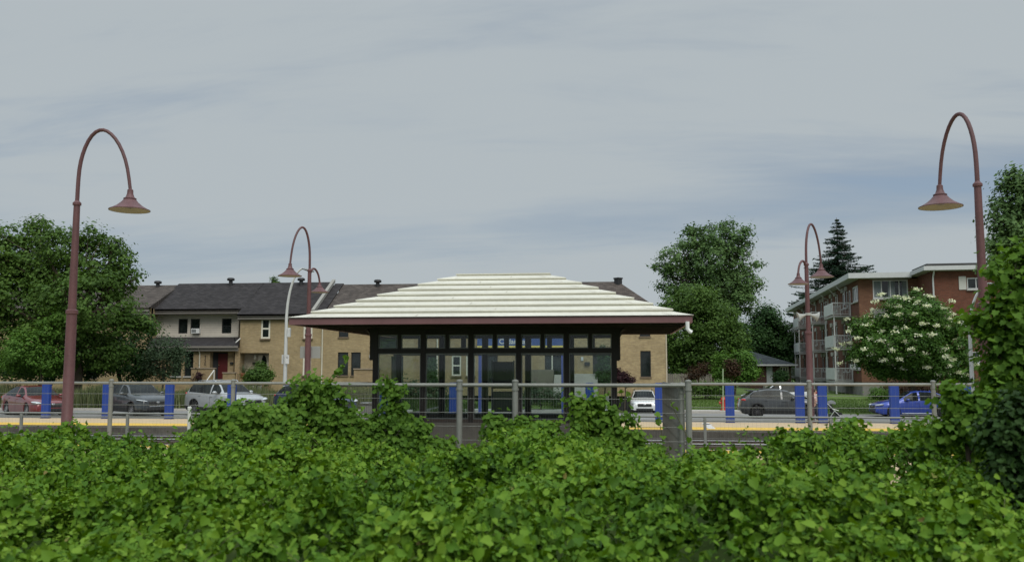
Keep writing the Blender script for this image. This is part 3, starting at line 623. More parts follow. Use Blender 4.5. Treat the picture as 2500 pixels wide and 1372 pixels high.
# ------------------------------------------------------------------ windows for all buildings
panem = None
def make_pane_mat():
    global panem
    m, nt, o = newmat('window_dark_glass'); p = principled(nt, o, 0.06, 0, 0.55)
    t = nd(nt, 'ShaderNodeTexCoord').outputs['Object']
    nt.links.new(ramp(nt, noise(nt, t, 1.1, 4, 0.6), [(0.38, (0.006, 0.009, 0.009)), (0.6, (0.018, 0.024, 0.023)), (0.8, (0.05, 0.055, 0.05))]), p.inputs['Base Color']); panem = m
make_pane_mat()
FRM = {'white': mat('frame_white', (.66, .64, .54), .5, var=.06), 'dark': mat('frame_dark', (.018, .02, .02), .5, var=.1), 'cool': mat('frame_cool_white', (.56, .58, .58), .5, var=.08)}
sillm = mat('sill_brick', (.17, .125, .08), .85, var=.25); greysill = mat('sill_stone', (.42, .42, .40), .8, var=.1)
def window(parent, x0, x1, z0, z1, y=.10, kind='dark', fw=.06, sash=False, mull=0, sill=True, name='window', M=None, curtain=False, sillmat=None):
    """frame (the part), pane and sill (its sub-parts); y = depth of the frame's face in the opening"""
    def B(mb, n, m_, par):
        if M is not None: mb.xf(M)
        return mb.build(n, m_, par)
    e = .004; x0 += e; x1 -= e; z0 += e; z1 -= e; f = MB()
    f.box(x0, x1, y, y + .06, z1 - fw, z1); f.box(x0, x1, y, y + .06, z0, z0 + fw); f.box(x0, x0 + fw, y, y + .06, z0 + fw, z1 - fw); f.box(x1 - fw, x1, y, y + .06, z0 + fw, z1 - fw)
    if sash: zm = (z0 + z1) / 2; f.box(x0 + fw, x1 - fw, y + .005, y + .055, zm - fw * .5, zm + fw * .5)
    for k in range(mull): xm = x0 + (x1 - x0) * (k + 1) / (mull + 1); f.box(xm - fw * .4, xm + fw * .4, y + .004, y + .056, z0 + fw, z1 - fw)
    fo = B(f, name, FRM[kind], parent)
    g = MB(); g.box(x0 + .01, x1 - .01, y + .03, y + .04, z0 + .01, z1 - .01); B(g, 'pane', panem, fo)
    if sill: s = MB(); s.box(x0 - .05, x1 + .05, y - .17, y - .002, z0 - .10, z0 - .004); B(s, 'sill', sillmat or sillm, fo)
    if curtain:
        c = MB(); n = 14; xs = [x0 + fw + (x1 - x0 - 2 * fw) * i / n for i in range(n + 1)]
        for i in range(n):
            if (i // 3) % 2: continue
            c.quad((xs[i], y + .026, z0 + fw), (xs[i + 1], y + .022, z0 + fw), (xs[i + 1], y + .022, z1 - fw), (xs[i], y + .026, z1 - fw))
        B(c, 'curtain', mat('curtain_grey', (.16, .19, .20), .8, var=.2, scale=6), fo)
    return fo

# ------------------------------------------------------------------ the row of townhouses
YF = 64.0; RUN = 4.5
ZG = ground_z(at(600, 930, YF).x, YF).item()
tan1 = brick('tan_brick', (.46, .35, .19), (.36, .27, .14), (.38, .325, .225)); tan2 = brick('tan_brick_warm', (.43, .315, .17), (.34, .245, .13), (.36, .30, .21)); tan3 = brick('tan_brick_light', (.50, .385, .205), (.37, .275, .145), (.40, .335, .23))
sidem = siding('cream_siding', (.62, .565, .485), .17)
shA = shingle('shingle_dark', (.036, .033, .034)); shB = shingle('shingle_brown', (.080, .068, .060)); shC = shingle('shingle_taupe', (.085, .070, .062))
gutm = mat('gutter_taupe', (.20, .185, .165), .5, var=.12); dkgut = mat('gutter_dark', (.09, .08, .07), .6, var=.1)  # second one: darker taupe for the soffits and entry ceiling
def X(px): return at(px, 850, YF).x
def Z(py, px=800): return at(px, py, YF).z
def gutter(par, x0, x1, z, y=-.30):
    """a gutter trough over its fascia board"""
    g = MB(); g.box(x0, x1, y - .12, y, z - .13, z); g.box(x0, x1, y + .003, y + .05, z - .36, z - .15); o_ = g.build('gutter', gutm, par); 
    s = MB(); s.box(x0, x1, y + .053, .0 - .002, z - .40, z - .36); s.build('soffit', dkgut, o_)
def roof_slope(par, x0, x1, ze, zr, m_, run=RUN, y0=-.42, hipl=0, hipr=0, both=True):
    """two slopes meeting at the ridge"""
    r = MB(); A = (x0, y0, ze); B = (x1, y0, ze); Cc = (x1 - hipr, run, zr); D = (x0 + hipl, run, zr); yb = 2 * run - y0
    r.quad(A, B, Cc, D); r.quad((x1, yb, ze), (x0, yb, ze), D, Cc); r.add([(x0, y0, ze), (x0, yb, ze), D], [(0, 2, 1)]); r.add([(x1, y0, ze), (x1, yb, ze), Cc], [(0, 1, 2)])
    th = .14; r.quad((x0, y0, ze - th), (x1, y0, ze - th), B, A); r.quad((x0, y0, ze - th), (x0, yb, ze - th), (x1, yb, ze - th), (x1, y0, ze - th))
    return r.build('roof', m_, par)
def vent(roof, x, zr, y=RUN - .35):
    v = MB(); v.lathe([(.15, zr - .35), (.15, zr + .10), (.26, zr + .10), (.30, zr + .16), (.28, zr + .27), (.19, zr + .32), (.001, zr + .33)], (x, y, 0), 16); v.build('roof_vent', mat('vent_black', (.02, .02, .022), .5, var=.1), roof, smooth=True)
def house(x0, x1, label):
    return empty('townhouse', (x0, YF, ZG), 0, label, 'house', 'brick townhouses in a row')
H0 = lambda z: z - ZG
def back_walls(par, w, h, m_, y0=.0):
    b = MB(); b.quad((0, y0 + .3, 0), (0, 2 * RUN, 0), (0, 2 * RUN, h), (0, y0 + .3, h)); b.quad((w, y0 + .3, 0), (w, y0 + .3, h), (w, 2 * RUN, h), (w, 2 * RUN, 0)); b.quad((0, 2 * RUN, 0), (w, 2 * RUN, 0), (w, 2 * RUN, h), (0, 2 * RUN, h))
    b.build('rear_wall', m_, par)
def number_mark(par, x, z, y):
    pass
# unit behind the big tree
xa, xb = X(-330), X(366); h1 = house(xa, xb, 'leftmost tan brick townhouse, mostly hidden behind the big tree'); w = xb - xa; ze = H0(Z(752, 340)); zr = H0(at(340, 697, YF + RUN).z)
L1 = lambda px: X(px) - xa
holes = [(L1(52), L1(78), H0(Z(918)), H0(Z(858))), (L1(330), L1(352), H0(Z(915)), H0(Z(862))), (L1(130), L1(150), H0(Z(826)), H0(Z(778))), (L1(210), L1(240), H0(Z(925)), H0(Z(862)))]
b = MB(); b.wall(0, w, 0, ze - .02, 0, .25, holes); b.build('wall', tan1, h1); back_walls(h1, w, ze - .05, tan1)
for i, q in enumerate(holes): window(h1, *q, kind='dark')
roof_slope(h1, -.3, w, ze, zr, shB); gutter(h1, -.3, w, ze - .15)
# unit with the siding upper floor
xa, xb = X(366), X(585); h2 = house(xa, xb, 'townhouse with a pale clapboard upper floor, red door and dark lean-to roof'); w = xb - xa; L2 = lambda px: X(px) - xa
zr = H0(at(690, 690, YF + RUN).z); ze3_ = H0(Z(767, 690)); dy = .7          # the higher eave is cut further up the same slope
for _ in range(3): ze = H0(at(480, 754, YF + dy - .3).z); dy = -.42 + (ze - ze3_) / (zr - ze3_) * (RUN + .42) + .42
XU = lambda px: at(px, 800, YF + dy).x - xa
ZU = lambda py: H0(at(480, py, YF + dy).z)
DYU = dy; zs = ZU(823); sx0, sx1 = XU(381), XU(582)
holes = [(XU(435), XU(457.5), ZU(814), ZU(778)), (XU(464.5), XU(487.5), ZU(814), ZU(778)), (XU(541), XU(564.5), ZU(814), ZU(778))]
b = MB(); b.wall(sx0, sx1, zs - .5, ze - .1, dy + .02, .2, holes)
for xx in (sx0, sx1): b.quad((xx, dy + .02, zs - .5), (xx, dy + 2.5, zs - .5), (xx, dy + 2.5, ze - .1), (xx, dy + .02, ze - .1))
b.build('siding_wall', sidem, h2)
for q in holes: window(h2, *q, y=dy + .08, kind='dark', fw=.07, sash=(q[0] > XU(520)), sill=False)
b = MB(); b.box(sx0 - .02, sx1 + .02, dy - .01, dy + .015, zs - .02, zs + .12); b.build('trim_board', mat('trim_cream', (.48, .45, .39), .6), h2)
zg = H0(Z(848, 480)); YP = -1.5                                   # lean-to roof and lower wall come forward
px0, px1 = L2(372), L2(587)
def yx(px, d): return at(px, 850, YF + d).x - xa
def zx(py, d): return H0(at(480, py, YF + d).z)
ylo = -1.15; zl = zx(845, ylo)
r = MB(); a0, a1 = yx(366, ylo) - .05, yx(586, ylo); r.quad((a0, ylo - .3, zl + .02), (a1, ylo - .3, zl + .02), (sx1 + .05, dy, zs), (sx0 - .3, dy, zs)); r.quad((a0, ylo - .3, zl - .1), (a1, ylo - .3, zl - .1), (a1, ylo - .3, zl + .02), (a0, ylo - .3, zl + .02)); r.quad((a0, ylo - .3, zl - .1), (sx0 - .3, 0, zl - .1), (sx1 + .05, 0, zl - .1), (a1, ylo - .3, zl - .1)); r.add([(a1, ylo - .3, zl + .02), (a1, ylo - .3, zl - .1), (sx1 + .05, 0, zl - .1), (sx1 + .05, 0, zs)], [(0, 1, 2, 3)])
r.build('porch_roof', shA, h2)
g = MB(); g.box(a0, a1, ylo - .44, ylo - .303, zl - .14, zl - .0); g.box(a0, a1, ylo - .30, ylo - .24, zl - .36, zl - .15); g.build('gutter', gutm, h2)
hp = [(yx(421, ylo), yx(444, ylo), zx(918, ylo), zx(850, ylo)), (yx(451.5, ylo), yx(473, ylo), zx(918, ylo), zx(850, ylo)), (yx(513, ylo), yx(574, ylo), 0, zx(859, ylo))]
b = MB(); b.wall(yx(366, ylo), yx(586, ylo), 0, zl - .12, ylo, .55, hp); b.build('wall', tan2, h2)
b = MB(); b.box(yx(366, ylo), yx(586, ylo), ylo + .56, .0, 0.0, zl - .14); 
for q in hp[:2]: window(h2, *q, y=ylo + .1, kind='dark', fw=.05, sillmat=greysill)
yd = ylo + .5; zt_ = zx(925, ylo)
b = MB(); b.quad((yx(513, ylo), ylo + .549, 0), (yx(574, ylo), ylo + .549, 0), (yx(574, ylo), ylo + .549, zx(859, ylo)), (yx(513, ylo), ylo + .549, zx(859, ylo))); b.build('entry_wall', mat('entry_dark', (.02, .022, .026), .6), h2)
b = MB(); b.bev(yx(534, yd), yx(557.5, yd), ylo + .47, ylo + .545, zt_, zx(863, ylo), .01); dr = b.build('door', mat('door_red', (.085, .012, .014), .45, var=.12), h2)
b = MB(); b.lathe([(.001, 0), (.04, .0), (.04, -.05), (.001, -.06)], (yx(536.5, yd), ylo + .465, zt_ + 1.0), 10, 'y'); b.build('handle', mat('brass_dull', (.25, .2, .1), .35, .8), dr)
b = MB(); b.box(yx(558.5, yd), yx(573, yd), ylo + .40, ylo + .545, 0, zx(859, ylo)); b.build('entry_pier', tan2, h2)
b = MB(); b.bev(yx(565, yd), yx(572.5, yd), ylo + .28, ylo + .398, zx(889, ylo), zx(884, ylo), .01); b.build('mailbox', FRM['dark'], h2)
b = MB(); b.tube([(yx(489, ylo), ylo - .38, zl - .02), (yx(489, ylo), ylo - .12, zl - .45), (yx(489, ylo), ylo - .06, zl - .55), (yx(489.5, ylo), ylo - .06, .1)], .045, 8); b.build('downspout', FRM['white'], h2, smooth=True)
for k, ch in enumerate('6335'): text(ch, .24, (yx(502, ylo), ylo - .012, zx(869.5 + 6.6 * k, ylo)), (R(90), 0, 0), FRM['dark'], h2, 'house_number')
b = MB(); q0, q1 = yx(471, ylo - 1.6), yx(526, ylo - 1.6); b.box(q0, q1, ylo - 1.75, ylo - 1.5, 0, H0(at(500, 900, YF + ylo - 1.6).z)); b.build('porch_wall', tan2, h2)
b = MB(); zc_ = H0(at(500, 900, YF + ylo - 1.6).z); b.box(q0 - .04, q1 + .06, ylo - 1.80, ylo - 1.46, zc_ + .002, zc_ + .07); b.build('wall_cap', mat('cap_stone', (.30, .24, .18), .8, var=.15), h2)
b = MB(); q2, q3 = yx(548, ylo - 1.6), yx(577, ylo - 1.6); zc2 = H0(at(560, 911, YF + ylo - 1.6).z); b.box(q2, q3, ylo - 1.75, ylo - 1.5, 0, zc2); b.build('porch_wall', tan2, h2)
b = MB(); b.box(q2 - .04, q3 + .05, ylo - 1.80, ylo - 1.46, zc2 + .002, zc2 + .07); b.build('wall_cap', MATS['cap_stone'], h2)
b = MB(); b.box(q1 + .01, q2 - .01, ylo - 1.7, ylo + .3, 0, zt_ - .02); b.box(q1 + .05, q2 - .05, ylo - 2.0, ylo - 1.71, 0, zt_ - .2); b.build('porch_step', palec, h2)
b = MB(); A = at(523, 903, YF + ylo - 1.85) - Vector((xa, YF, ZG)); Bq = at(504, 930, YF + ylo - 2.4) - Vector((xa, YF, ZG)); b.tube([A, Bq], .04, 8); b.tube([Bq, (Bq.x, Bq.y, 0)], .03, 6); b.tube([A, (A.x, A.y, 0)], .03, 6); b.build('handrail', mat('rail_white', (.66, .66, .63), .5), h2, smooth=True)
xr_ = L2(770)
b = MB(); b.tube([(yx(576, -1.3), -1.32, zx(836, -1.3)), (yx(585, -.1), -.06, zs - .14)], .04, 6); b.build('flashing', MATS['rail_white'], h2)
roof_slope(h2, sx0 - .15, w + .0, ze, zr, shA, y0=dy - .42); gutter(h2, sx0 - .2, sx1 + .15, ze - .02, dy - .30); back_walls(h2, w, ze - .2, tan2, dy)
# middle unit
xa, xb = X(585), X(791); h3 = house(xa, xb, 'tan brick townhouse with white sash windows and an oval glass door'); w = xb - xa; L3 = lambda px: X(px) - xa
ze = H0(Z(767, 690)); zr = H0(at(690, 690, YF + RUN).z)
hu = [(L3(636), L3(658.5), H0(Z(826)), H0(Z(777))), (L3(740), L3(762), H0(Z(826)), H0(Z(777))), (L3(740), L3(760), H0(Z(916)), H0(Z(868))), (0.02, L3(657), 0, H0(Z(861)))]
b = MB(); b.wall(0, w, 0, ze - .05, 0, .30, hu); b.build('wall', tan1, h3)
for q in hu[:3]: window(h3, *q, y=.02, kind='white', fw=.12, sash=True)
b = MB(); b.quad((0, .95, 0), (L3(657), .95, 0), (L3(657), .95, H0(Z(855))), (0, .95, H0(Z(855)))); b.quad((L3(657), .3, 0), (L3(657), .95, 0), (L3(657), .95, H0(Z(855))), (L3(657), .3, H0(Z(855)))); b.build('entry_wall', mat('entry_render', (.46, .41, .32), .8, var=.12), h3)
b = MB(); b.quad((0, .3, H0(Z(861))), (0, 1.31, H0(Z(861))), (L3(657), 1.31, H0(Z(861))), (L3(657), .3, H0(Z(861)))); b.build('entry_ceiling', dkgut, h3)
zt3 = H0(Z(926)); d0, d1 = L3(628) - .25, L3(654) - .25
b = MB(); b.bev(d0, d1, .86, .945, zt3, H0(Z(866)), .01); dr = b.build('door', mat('door_cream', (.62, .58, .47), .5, var=.05), h3)
b = MB(); b.lathe([(.001, -.03), (.19, -.03), (.21, 0)], n=24, axis='y'); b.xf(Matrix.Translation(((d0 + d1) / 2 + .05, .85, zt3 + 1.15)) @ Matrix.Diagonal((1, 1, 3.0, 1))); b.build('oval_glass', panem, dr)
b = MB(); b.lathe([(.03, .28), (.09, .22), (.11, .0), (.07, -.10), (.02, -.14)], (L3(613), .80, H0(Z(873))), 10); b.build('wall_lamp', FRM['white'], h3)
b = MB(); b.bev(L3(607), L3(618.5), .76, .945, H0(Z(890)), H0(Z(884)), .02); b.build('mailbox', FRM['dark'], h3)
b = MB(); b.box(0.01, L3(600), -1.4, -1.1, 0, H0(at(590, 911, YF - 1.2).z)); b.box(L3(658), L3(676), -1.3, -1.0, 0, H0(at(665, 905, YF - 1.2).z)); b.build('porch_wall', tan2, h3)
b = MB(); b.box(L3(600), L3(658), -1.3, .85, 0, zt3 - .02); b.build('porch_step', palec, h3)
r = roof_slope(h3, -.1, w - .9, ze, zr, shA); gutter(h3, -.1, w + .1, ze - .02); back_walls(h3, w, ze - .2, tan1)
b = MB(); xl = L3(703)
pr = [(-.35, ze + .02), (RUN, zr - .05), (RUN, zr + .22), (-.35, ze + .30)]
b.add([(w - .90, y, z) for y, z in pr] + [(w - .66, y, z) for y, z in pr], [(0, 1, 2, 3), (7, 6, 5, 4), (0, 4, 5, 1), (1, 5, 6, 2), (2, 6, 7, 3), (3, 7, 4, 0)]); b.build('fire_wall', mat('parapet_grey', (.27, .265, .24), .7, var=.12), h3)
r2 = MB(); zr2 = zr - .12; r2.quad((w - .66, -.42, ze), (w + .02, -.42, ze), (w + .02, RUN, zr2), (w - .66, RUN, zr2)); r2.quad((w + .02, 2 * RUN + .4, ze), (w - .66, 2 * RUN + .4, ze), (w - .66, RUN, zr2), (w + .02, RUN, zr2)); r2.build('roof', shA, h3)
b = MB(); b.tube([(w - .12, -.2, ze - .2), (w - .12, -.06, ze - .5), (w - .12, -.06, .1)], .045, 8); b.build('downspout', FRM['white'], h3, smooth=True)
XV = lambda px: at(px, 690, YF + RUN).x
vent(r, XV(739) - xa, zr); vent([c for c in h2.children if c.name.startswith('roof')][0], XV(568) - X(366), H0(at(500, 690, YF + RUN).z)); vent([c for c in h1.children if c.name.startswith('roof')][0], XV(391) - X(-330), H0(at(340, 697, YF + RUN).z))
# right units, partly behind the shelter
def simple_house(pa_, pb_, label, wallm, roofm, holes_px, pyr, py_e, hipr=0, kinds=None, hide=False):
    xa, xb = X(pa_), X(pb_); h = house(xa, xb, label); w = xb - xa; mid = (pa_ + pb_) / 2
    ze = H0(Z(py_e, mid)); zr = H0(at(mid, pyr, YF + RUN).z)
    hs = [(X(a) - xa, X(c) - xa, max(0.0, H0(Z(e))), H0(Z(d))) for a, c, d, e in holes_px]
    b = MB(); b.wall(0, w, 0, ze - .05, 0, .3, hs); b.build('wall', wallm, h); back_walls(h, w, ze - .2, wallm)
    for k, q in enumerate(hs):
        kd = (kinds or ['dark'] * 9)[k]
        if kd == 'door':
            b = MB(); b.quad((q[0], .29, q[2]), (q[1], .29, q[2]), (q[1], .29, q[3]), (q[0], .29, q[3])); b.build('door', FRM['dark'], h)
        else: window(h, *q, y=.04 if kd == 'white' else .10, kind=kd, fw=.10 if kd == 'white' else .06, sash=kd == 'white')
    r = roof_slope(h, 0, w, ze, zr, roofm, hipr=hipr); gutter(h, 0, w, ze - .02); return h, r, xa, w, ze, zr
h4, r4, xa4, w4, ze4, zr4 = simple_house(791, 1010, 'tan brick townhouse with tall paired dark windows left of the shelter', tan1, shB, [(825, 850.5, 860, 916), (857.5, 881, 860, 916), (826, 850, 775, 823), (955, 985, 870, 935)], 694, 769, kinds=['dark', 'dark', 'dark', 'door'])
vent(r4, XV(925) - xa4, zr4)
L4 = lambda px: X(px) - xa4
b = MB(); b.box(L4(880), L4(940), -1.6, -1.3, 0, H0(at(900, 902, YF - 1.4).z)); b.build('porch_wall', tan2, h4)
b = MB(); zq = H0(at(900, 902, YF - 1.4).z); b.box(L4(879), L4(942), -1.66, -1.26, zq + .003, zq + .08); b.build('wall_cap', MATS['cap_stone'], h4)
b = MB(); b.box(L4(903), L4(911), -.12, -.01, H0(Z(874)), H0(Z(866))); b.build('meter_box', FRM['cool'], h4)
h5, r5, xa5, w5, ze5, zr5 = simple_house(1010, 1295, 'tan brick townhouse with white sash windows seen through the shelter glass', tan2, shB, [(1103, 1126, 868, 917), (1138, 1160, 868, 917), (1040, 1065, 868, 935), (1190, 1215, 868, 935)], 694, 769, kinds=['white', 'white', 'door', 'dark'])
b = MB(); b.tube([(X(1068) - xa5, -.06, ze5 - .3), (X(1068) - xa5, -.06, .1)], .05, 8); b.build('downspout', FRM['white'], h5, smooth=True)
h6, r6, xa6, w6, ze6, zr6 = simple_house(1295, 1625, 'right end townhouse of pale tan brick with a hipped taupe roof', tan3, shC, [(1563, 1588.5, 858, 919), (1447, 1490, 865, 935), (1330, 1375, 868, 935), (1562, 1588, 776, 824), (1320, 1345, 776, 824)], 688, 766, hipr=3.2, kinds=['dark', 'door', 'dark', 'dark', 'dark'])
L6 = lambda px: X(px) - xa6
b = MB(); b.lathe([(.30, zr6 - .3), (.30, zr6 + .16), (.36, zr6 + .16), (.36, zr6 + .26), (.001, zr6 + .27)], (XV(1509) - xa6, RUN - .3, 0), 4); b.build('roof_vent', MATS['vent_black'], r6)
b = MB(); b.box(w6 + .004, w6 + .09, -.04, .12, .3, ze6 - .4); b.build('corner_board', mat('corner_cream', (.46, .40, .30), .7), h6)
b = MB(); b.tube([(L6(1348), -.06, ze6 - .3), (L6(1348), -.06, .3)], .05, 8); b.build('downspout', FRM['white'], h6, smooth=True)
b = MB(); b.bev(L6(1418), L6(1424), -.1, -.002, H0(Z(881)), H0(Z(872)), .01); b.build('number_plaque', FRM['cool'], h6)
b = MB(); b.bev(L6(1427), L6(1440), -.14, -.002, H0(Z(892)), H0(Z(884)), .02); b.build('mailbox', FRM['dark'], h6)
for k in range(8):
    b = MB(); s0, s1 = L6(1405), L6(1460); zz = H0(Z(940)) - .0 + 0; top_ = 1.55 - .18 * k
    b.box(s0, s1, -2.4 - .3 * k, -2.1 - .3 * k if k else -.0, 0, max(.1, top_)); b.build('front_step', palec, h6)
b = MB(); b.box(L6(1302), L6(1356), -2.2, -1.9, 0, H0(at(1330, 902, YF - 2).z)); b.build('porch_wall', mat('porch_concrete', (.17, .15, .12), .85, var=.15), h6)
for k in range(7):
    b = MB(); b.box(L6(1358), L6(1385), -2.3 - .3 * k, -2.0 - .3 * k, 0, max(.1, 1.5 - .2 * k)); b.build('front_step', palec, h6)
b = MB(); g0, g1 = L6(1508), L6(1600); b.box(g0, g1, .24, .29, -1.3, .6); b.build('garage_door', FRM['dark'], h6)
# retaining walls either side of the sunken drive
for xx, nm in ((DRIVE[0] - .55, 'low concrete retaining wall on the shelter side of the driveway'), (DRIVE[1] + .35, 'low concrete retaining wall on the lawn side of the driveway')):
    b = MB(); b.add([(xx, 59, -.6), (xx + .2, 59, -.6), (xx + .2, 63.6, -1.2), (xx, 63.6, -1.2), (xx, 59, -.25), (xx + .2, 59, -.25), (xx + .2, 63.6, .35), (xx, 63.6, .35)], [(0, 3, 2, 1), (4, 5, 6, 7), (0, 1, 5, 4), (1, 2, 6, 5), (2, 3, 7, 6), (3, 0, 4, 7)])
    tag(b.build('retaining_wall', palec), nm, 'wall')
# window air conditioner and flower pot
q0, q1 = at(467, 802, YF + DYU - .2), at(486.5, 813.5, YF + DYU - .2); ac = empty('air_conditioner', ((q0.x + q1.x) / 2, YF + DYU - .25, q1.z), 0, 'white air conditioner jutting from an upper window of the clapboard house', 'air conditioner'); hw = (q1.x - q0.x) / 2; hh = q0.z - q1.z
b = MB(); b.bev(-hw, hw, 0, .45, 0, hh, .02); b.build('case', mat('appliance_white', (.62, .63, .62), .5, var=.05), ac)
b = MB(); b.box(-hw + .06, hw * .25, -.012, -.002, .07, hh - .07); b.build('grille', mat('appliance_grille', (.16, .17, .17), .6, var=.3, scale=20), ac)
q = at(594, 921, YF - 2.0); fp_ = empty('flower_pot', (q.x, YF - 2.0, ZG), 0, 'terracotta flower pot with a spiky plant beside the round green bush', 'flower pot'); hz = q.z + .3 - ZG
b = MB(); b.lathe([(.001, hz - .4), (.17, hz - .4), (.23, hz - .08), (.27, hz - .08), (.27, hz), (.22, hz), (.20, hz - .06), (.001, hz - .06)], n=16); b.build('pot', mat('terracotta', (.27, .10, .05), .8, var=.15), fp_, smooth=True)
b = MB(); b.box(-.35, .35, -.35, .35, 0, hz - .41); b.build('stand', tan2, fp_)
rr = random.Random(5); b = MB()
for k in range(46):
    w_ = rr.uniform(0, 6.28); t_ = rr.uniform(.15, .6); l_ = rr.uniform(.5, 1.0); dx, dy = math.cos(w_), math.sin(w_)
    b.add([(dx * .03 - dy * .02, dy * .03 + dx * .02, hz - .06), (dx * .03 + dy * .02, dy * .03 - dx * .02, hz - .06), (dx * l_ * t_, dy * l_ * t_, hz + l_ * (1 - t_ * .4))], [(0, 1, 2)])
b.build('plant', mat('pot_plant_green', (.05, .075, .03), .6, var=.3), fp_)

# ------------------------------------------------------------------ the brick flats
AZB = R(4.3); d1 = Vector((math.sin(AZB), math.cos(AZB), 0)); d2 = Vector((math.cos(AZB), -math.sin(AZB), 0))
OC = at(2098, 760, 72.5); OC.z = 0.2
flats = empty('apartment_block', OC, -AZB, 'three storey red brick flats with white balconies along the side', 'apartment block')
def FR(px, py, ly_=0.0):
    p = hit(px, py, OC + d1 * ly_, d1) - OC; return p.dot(d2), p.z
def SD(px, py, lx_=0.0):
    p = hit(px, py, OC + d2 * lx_, d2) - OC; return p.dot(d1), p.z
redb = brick('red_brick', (.24, .112, .064), (.175, .078, .046), (.19, .14, .10), stain=.3); redb2 = brick('red_brick_deep', (.20, .070, .042), (.15, .054, .033), (.15, .10, .075))
ZR = FR(2150, 668)[1]; SOF = ZR - .42; FL = [1.05, 3.70, 6.36]
LEN = SD(1938, 800)[0]; PRJ = -4.0
xj = FR(2275, 700, PRJ)[0]; xe = xj + 14.0
# front face
fh = []
for f_, (pt, pb) in enumerate(((0, 0), (0, 0), (684, 728))):
    x0, z1 = FR(2130, 684); x1, z0 = FR(2218, 728); dz = FL[f_] - FL[2]; fh.append((x0, x1, z0 + dz, z1 + dz))
b = MB(); b.wall(0, xj, 1.0, SOF, 0, .2, fh); b.build('wall', redb, flats)
b = MB(); b.box(0.03, xj, .02, .4, -.2, .998); b.build('foundation', mat('foundation_grey', (.21, .205, .19), .85, var=.2), flats)
for q in fh:
    window(flats, *q, y=.03, kind='cool', fw=.09, mull=3, sillmat=greysill, curtain=True)
    b = MB(); b.box(q[0] - .25, q[1] + .12, -.03, -.003, q[3] + .02, q[3] + .42); b.build('lintel_panel', mat('lintel_grey', (.20, .20, .185), .8, var=.15), flats)
# projecting wing
b = MB(); wh = []
for f_ in range(3):
    x0, z1 = FR(2360, 678, PRJ); x1, z0 = FR(2392, 706, PRJ); dz = FL[f_] - FL[2]; wh.append((x0, x1 + .4, z0 + dz, z1 + dz)); wh.append((x0 + 5, x1 + 5.6, z0 + dz, z1 + dz))
b.wall(xj, xe, .0, SOF + .1, PRJ, .2, wh); b.quad((xj, PRJ, 0), (xj, 0, 0), (xj, 0, SOF + .1), (xj, PRJ, SOF + .1)); b.build('wing_wall', redb2, flats)
for k, q in enumerate(wh):
    window(flats, *q, y=PRJ + .03, kind='cool', fw=.08, mull=1, sillmat=greysill)
    if k % 2 == 0: b = MB(); b.box(q[0] - .55, q[0] - .06, PRJ - .05, PRJ - .003, q[2] - .02, q[3] + .1); b.build('shutter', mat('shutter_white', (.52, .52, .48), .6, var=.06), flats)
b = MB(); b.tube([(xj + .08, PRJ - .5, SOF + .15), (xj + .08, PRJ - .12, SOF - .3), (xj + .08, PRJ - .08, SOF - .5), (xj + .08, PRJ - .08, .2)], .06, 8); b.build('downspout', FRM['cool'], flats, smooth=True)
# side face towards the street
def side(mb): return mb.xf(Matrix(((0, 1, 0, 0), (-1, 0, 0, 0), (0, 0, 1, 0), (0, 0, 0, 1))) @ Matrix.Identity(4))
# side wall is built as an x-z wall (run along local y, seen from -x): x -> local -y ; use the mapping (u, d, z) -> (d, LEN - u, z)
SM = Matrix(((0, 1, 0, 0), (-1, 0, 0, LEN), (0, 0, 1, 0), (0, 0, 0, 1)))
U = lambda y: LEN - y
BAYS = [(3.3, 7.9), (15.6, 19.8), (25.6, 29.6), (36.0, 40.0)]
sh_ = []; dec = []
for f_, z in enumerate(FL):
    sh_.append((U(2.7), U(.35), z + .95, z + 2.2, 'cool', 2))
    for (y0, y1) in BAYS:
        sh_.append((U(y0 + 1.15), U(y0 + .2), z + .05, z + 2.1, 'cool', 0)); sh_.append((U(y0 + 2.3), U(y0 + 1.5), z + .75, z + 2.1, 'cool', 0)); sh_.append((U(y0 + 4.0), U(y0 + 3.1), z + .75, z + 2.1, 'cool', 0))
        dec.append((y0 + 2.3, y0 + 1.5, z + 2.14)); dec.append((y0 + 4.0, y0 + 3.1, z + 2.14))
    for yy in (10.2, 12.6, 22.4, 32.2): sh_.append((U(yy + .9), U(yy), z + .75, z + 2.1, 'cool', 0)); dec.append((yy + .9, yy, z + 2.14))
b = MB(); b.wall(0, LEN, 1.0, SOF, 0, .2, [q[:4] for q in sh_]); b.xf(SM); b.build('side_wall', redb2, flats)
b = MB(); b.wall(0, LEN, -.2, 1.0, .03, .1, []); b.xf(SM); b.build('side_foundation', MATS['foundation_grey'], flats)
for q in sh_: window(flats, *q[:4], y=.04, kind=q[4], fw=.13, mull=q[5], M=SM, sillmat=greysill)
for a, c, z in dec:
    b = MB(); b.box(U(a) - .05, U(c) + .05, -.12, -.003, z, z + .34); b.xf(SM); b.build('awning_box', mat('awning_grey', (.40, .40, .36), .7, var=.1), flats)
b = MB(); b.quad((xe, PRJ, 0), (xe, LEN, 0), (xe, LEN, SOF), (xe, PRJ, SOF)); b.quad((0, LEN, 0), (xe, LEN, 0), (xe, LEN, SOF), (0, LEN, SOF)); b.build('rear_wall', redb2, flats)
gutw = mat('fascia_white', (.50, .52, .52), .5, var=.08)
b = MB(); o_ = .75
b.box(-o_, xj - .55, -o_, LEN + o_, SOF, SOF + .18); rf = b.build('roof', mat('soffit_pale', (.42, .43, .42), .7), flats)
b = MB(); b.box(-o_ - .12, xj - .56, -o_ - .12, -o_, SOF + .02, ZR); b.box(-o_ - .12, -o_, -o_, LEN + o_, SOF + .02, ZR); b.build('fascia', gutw, rf)
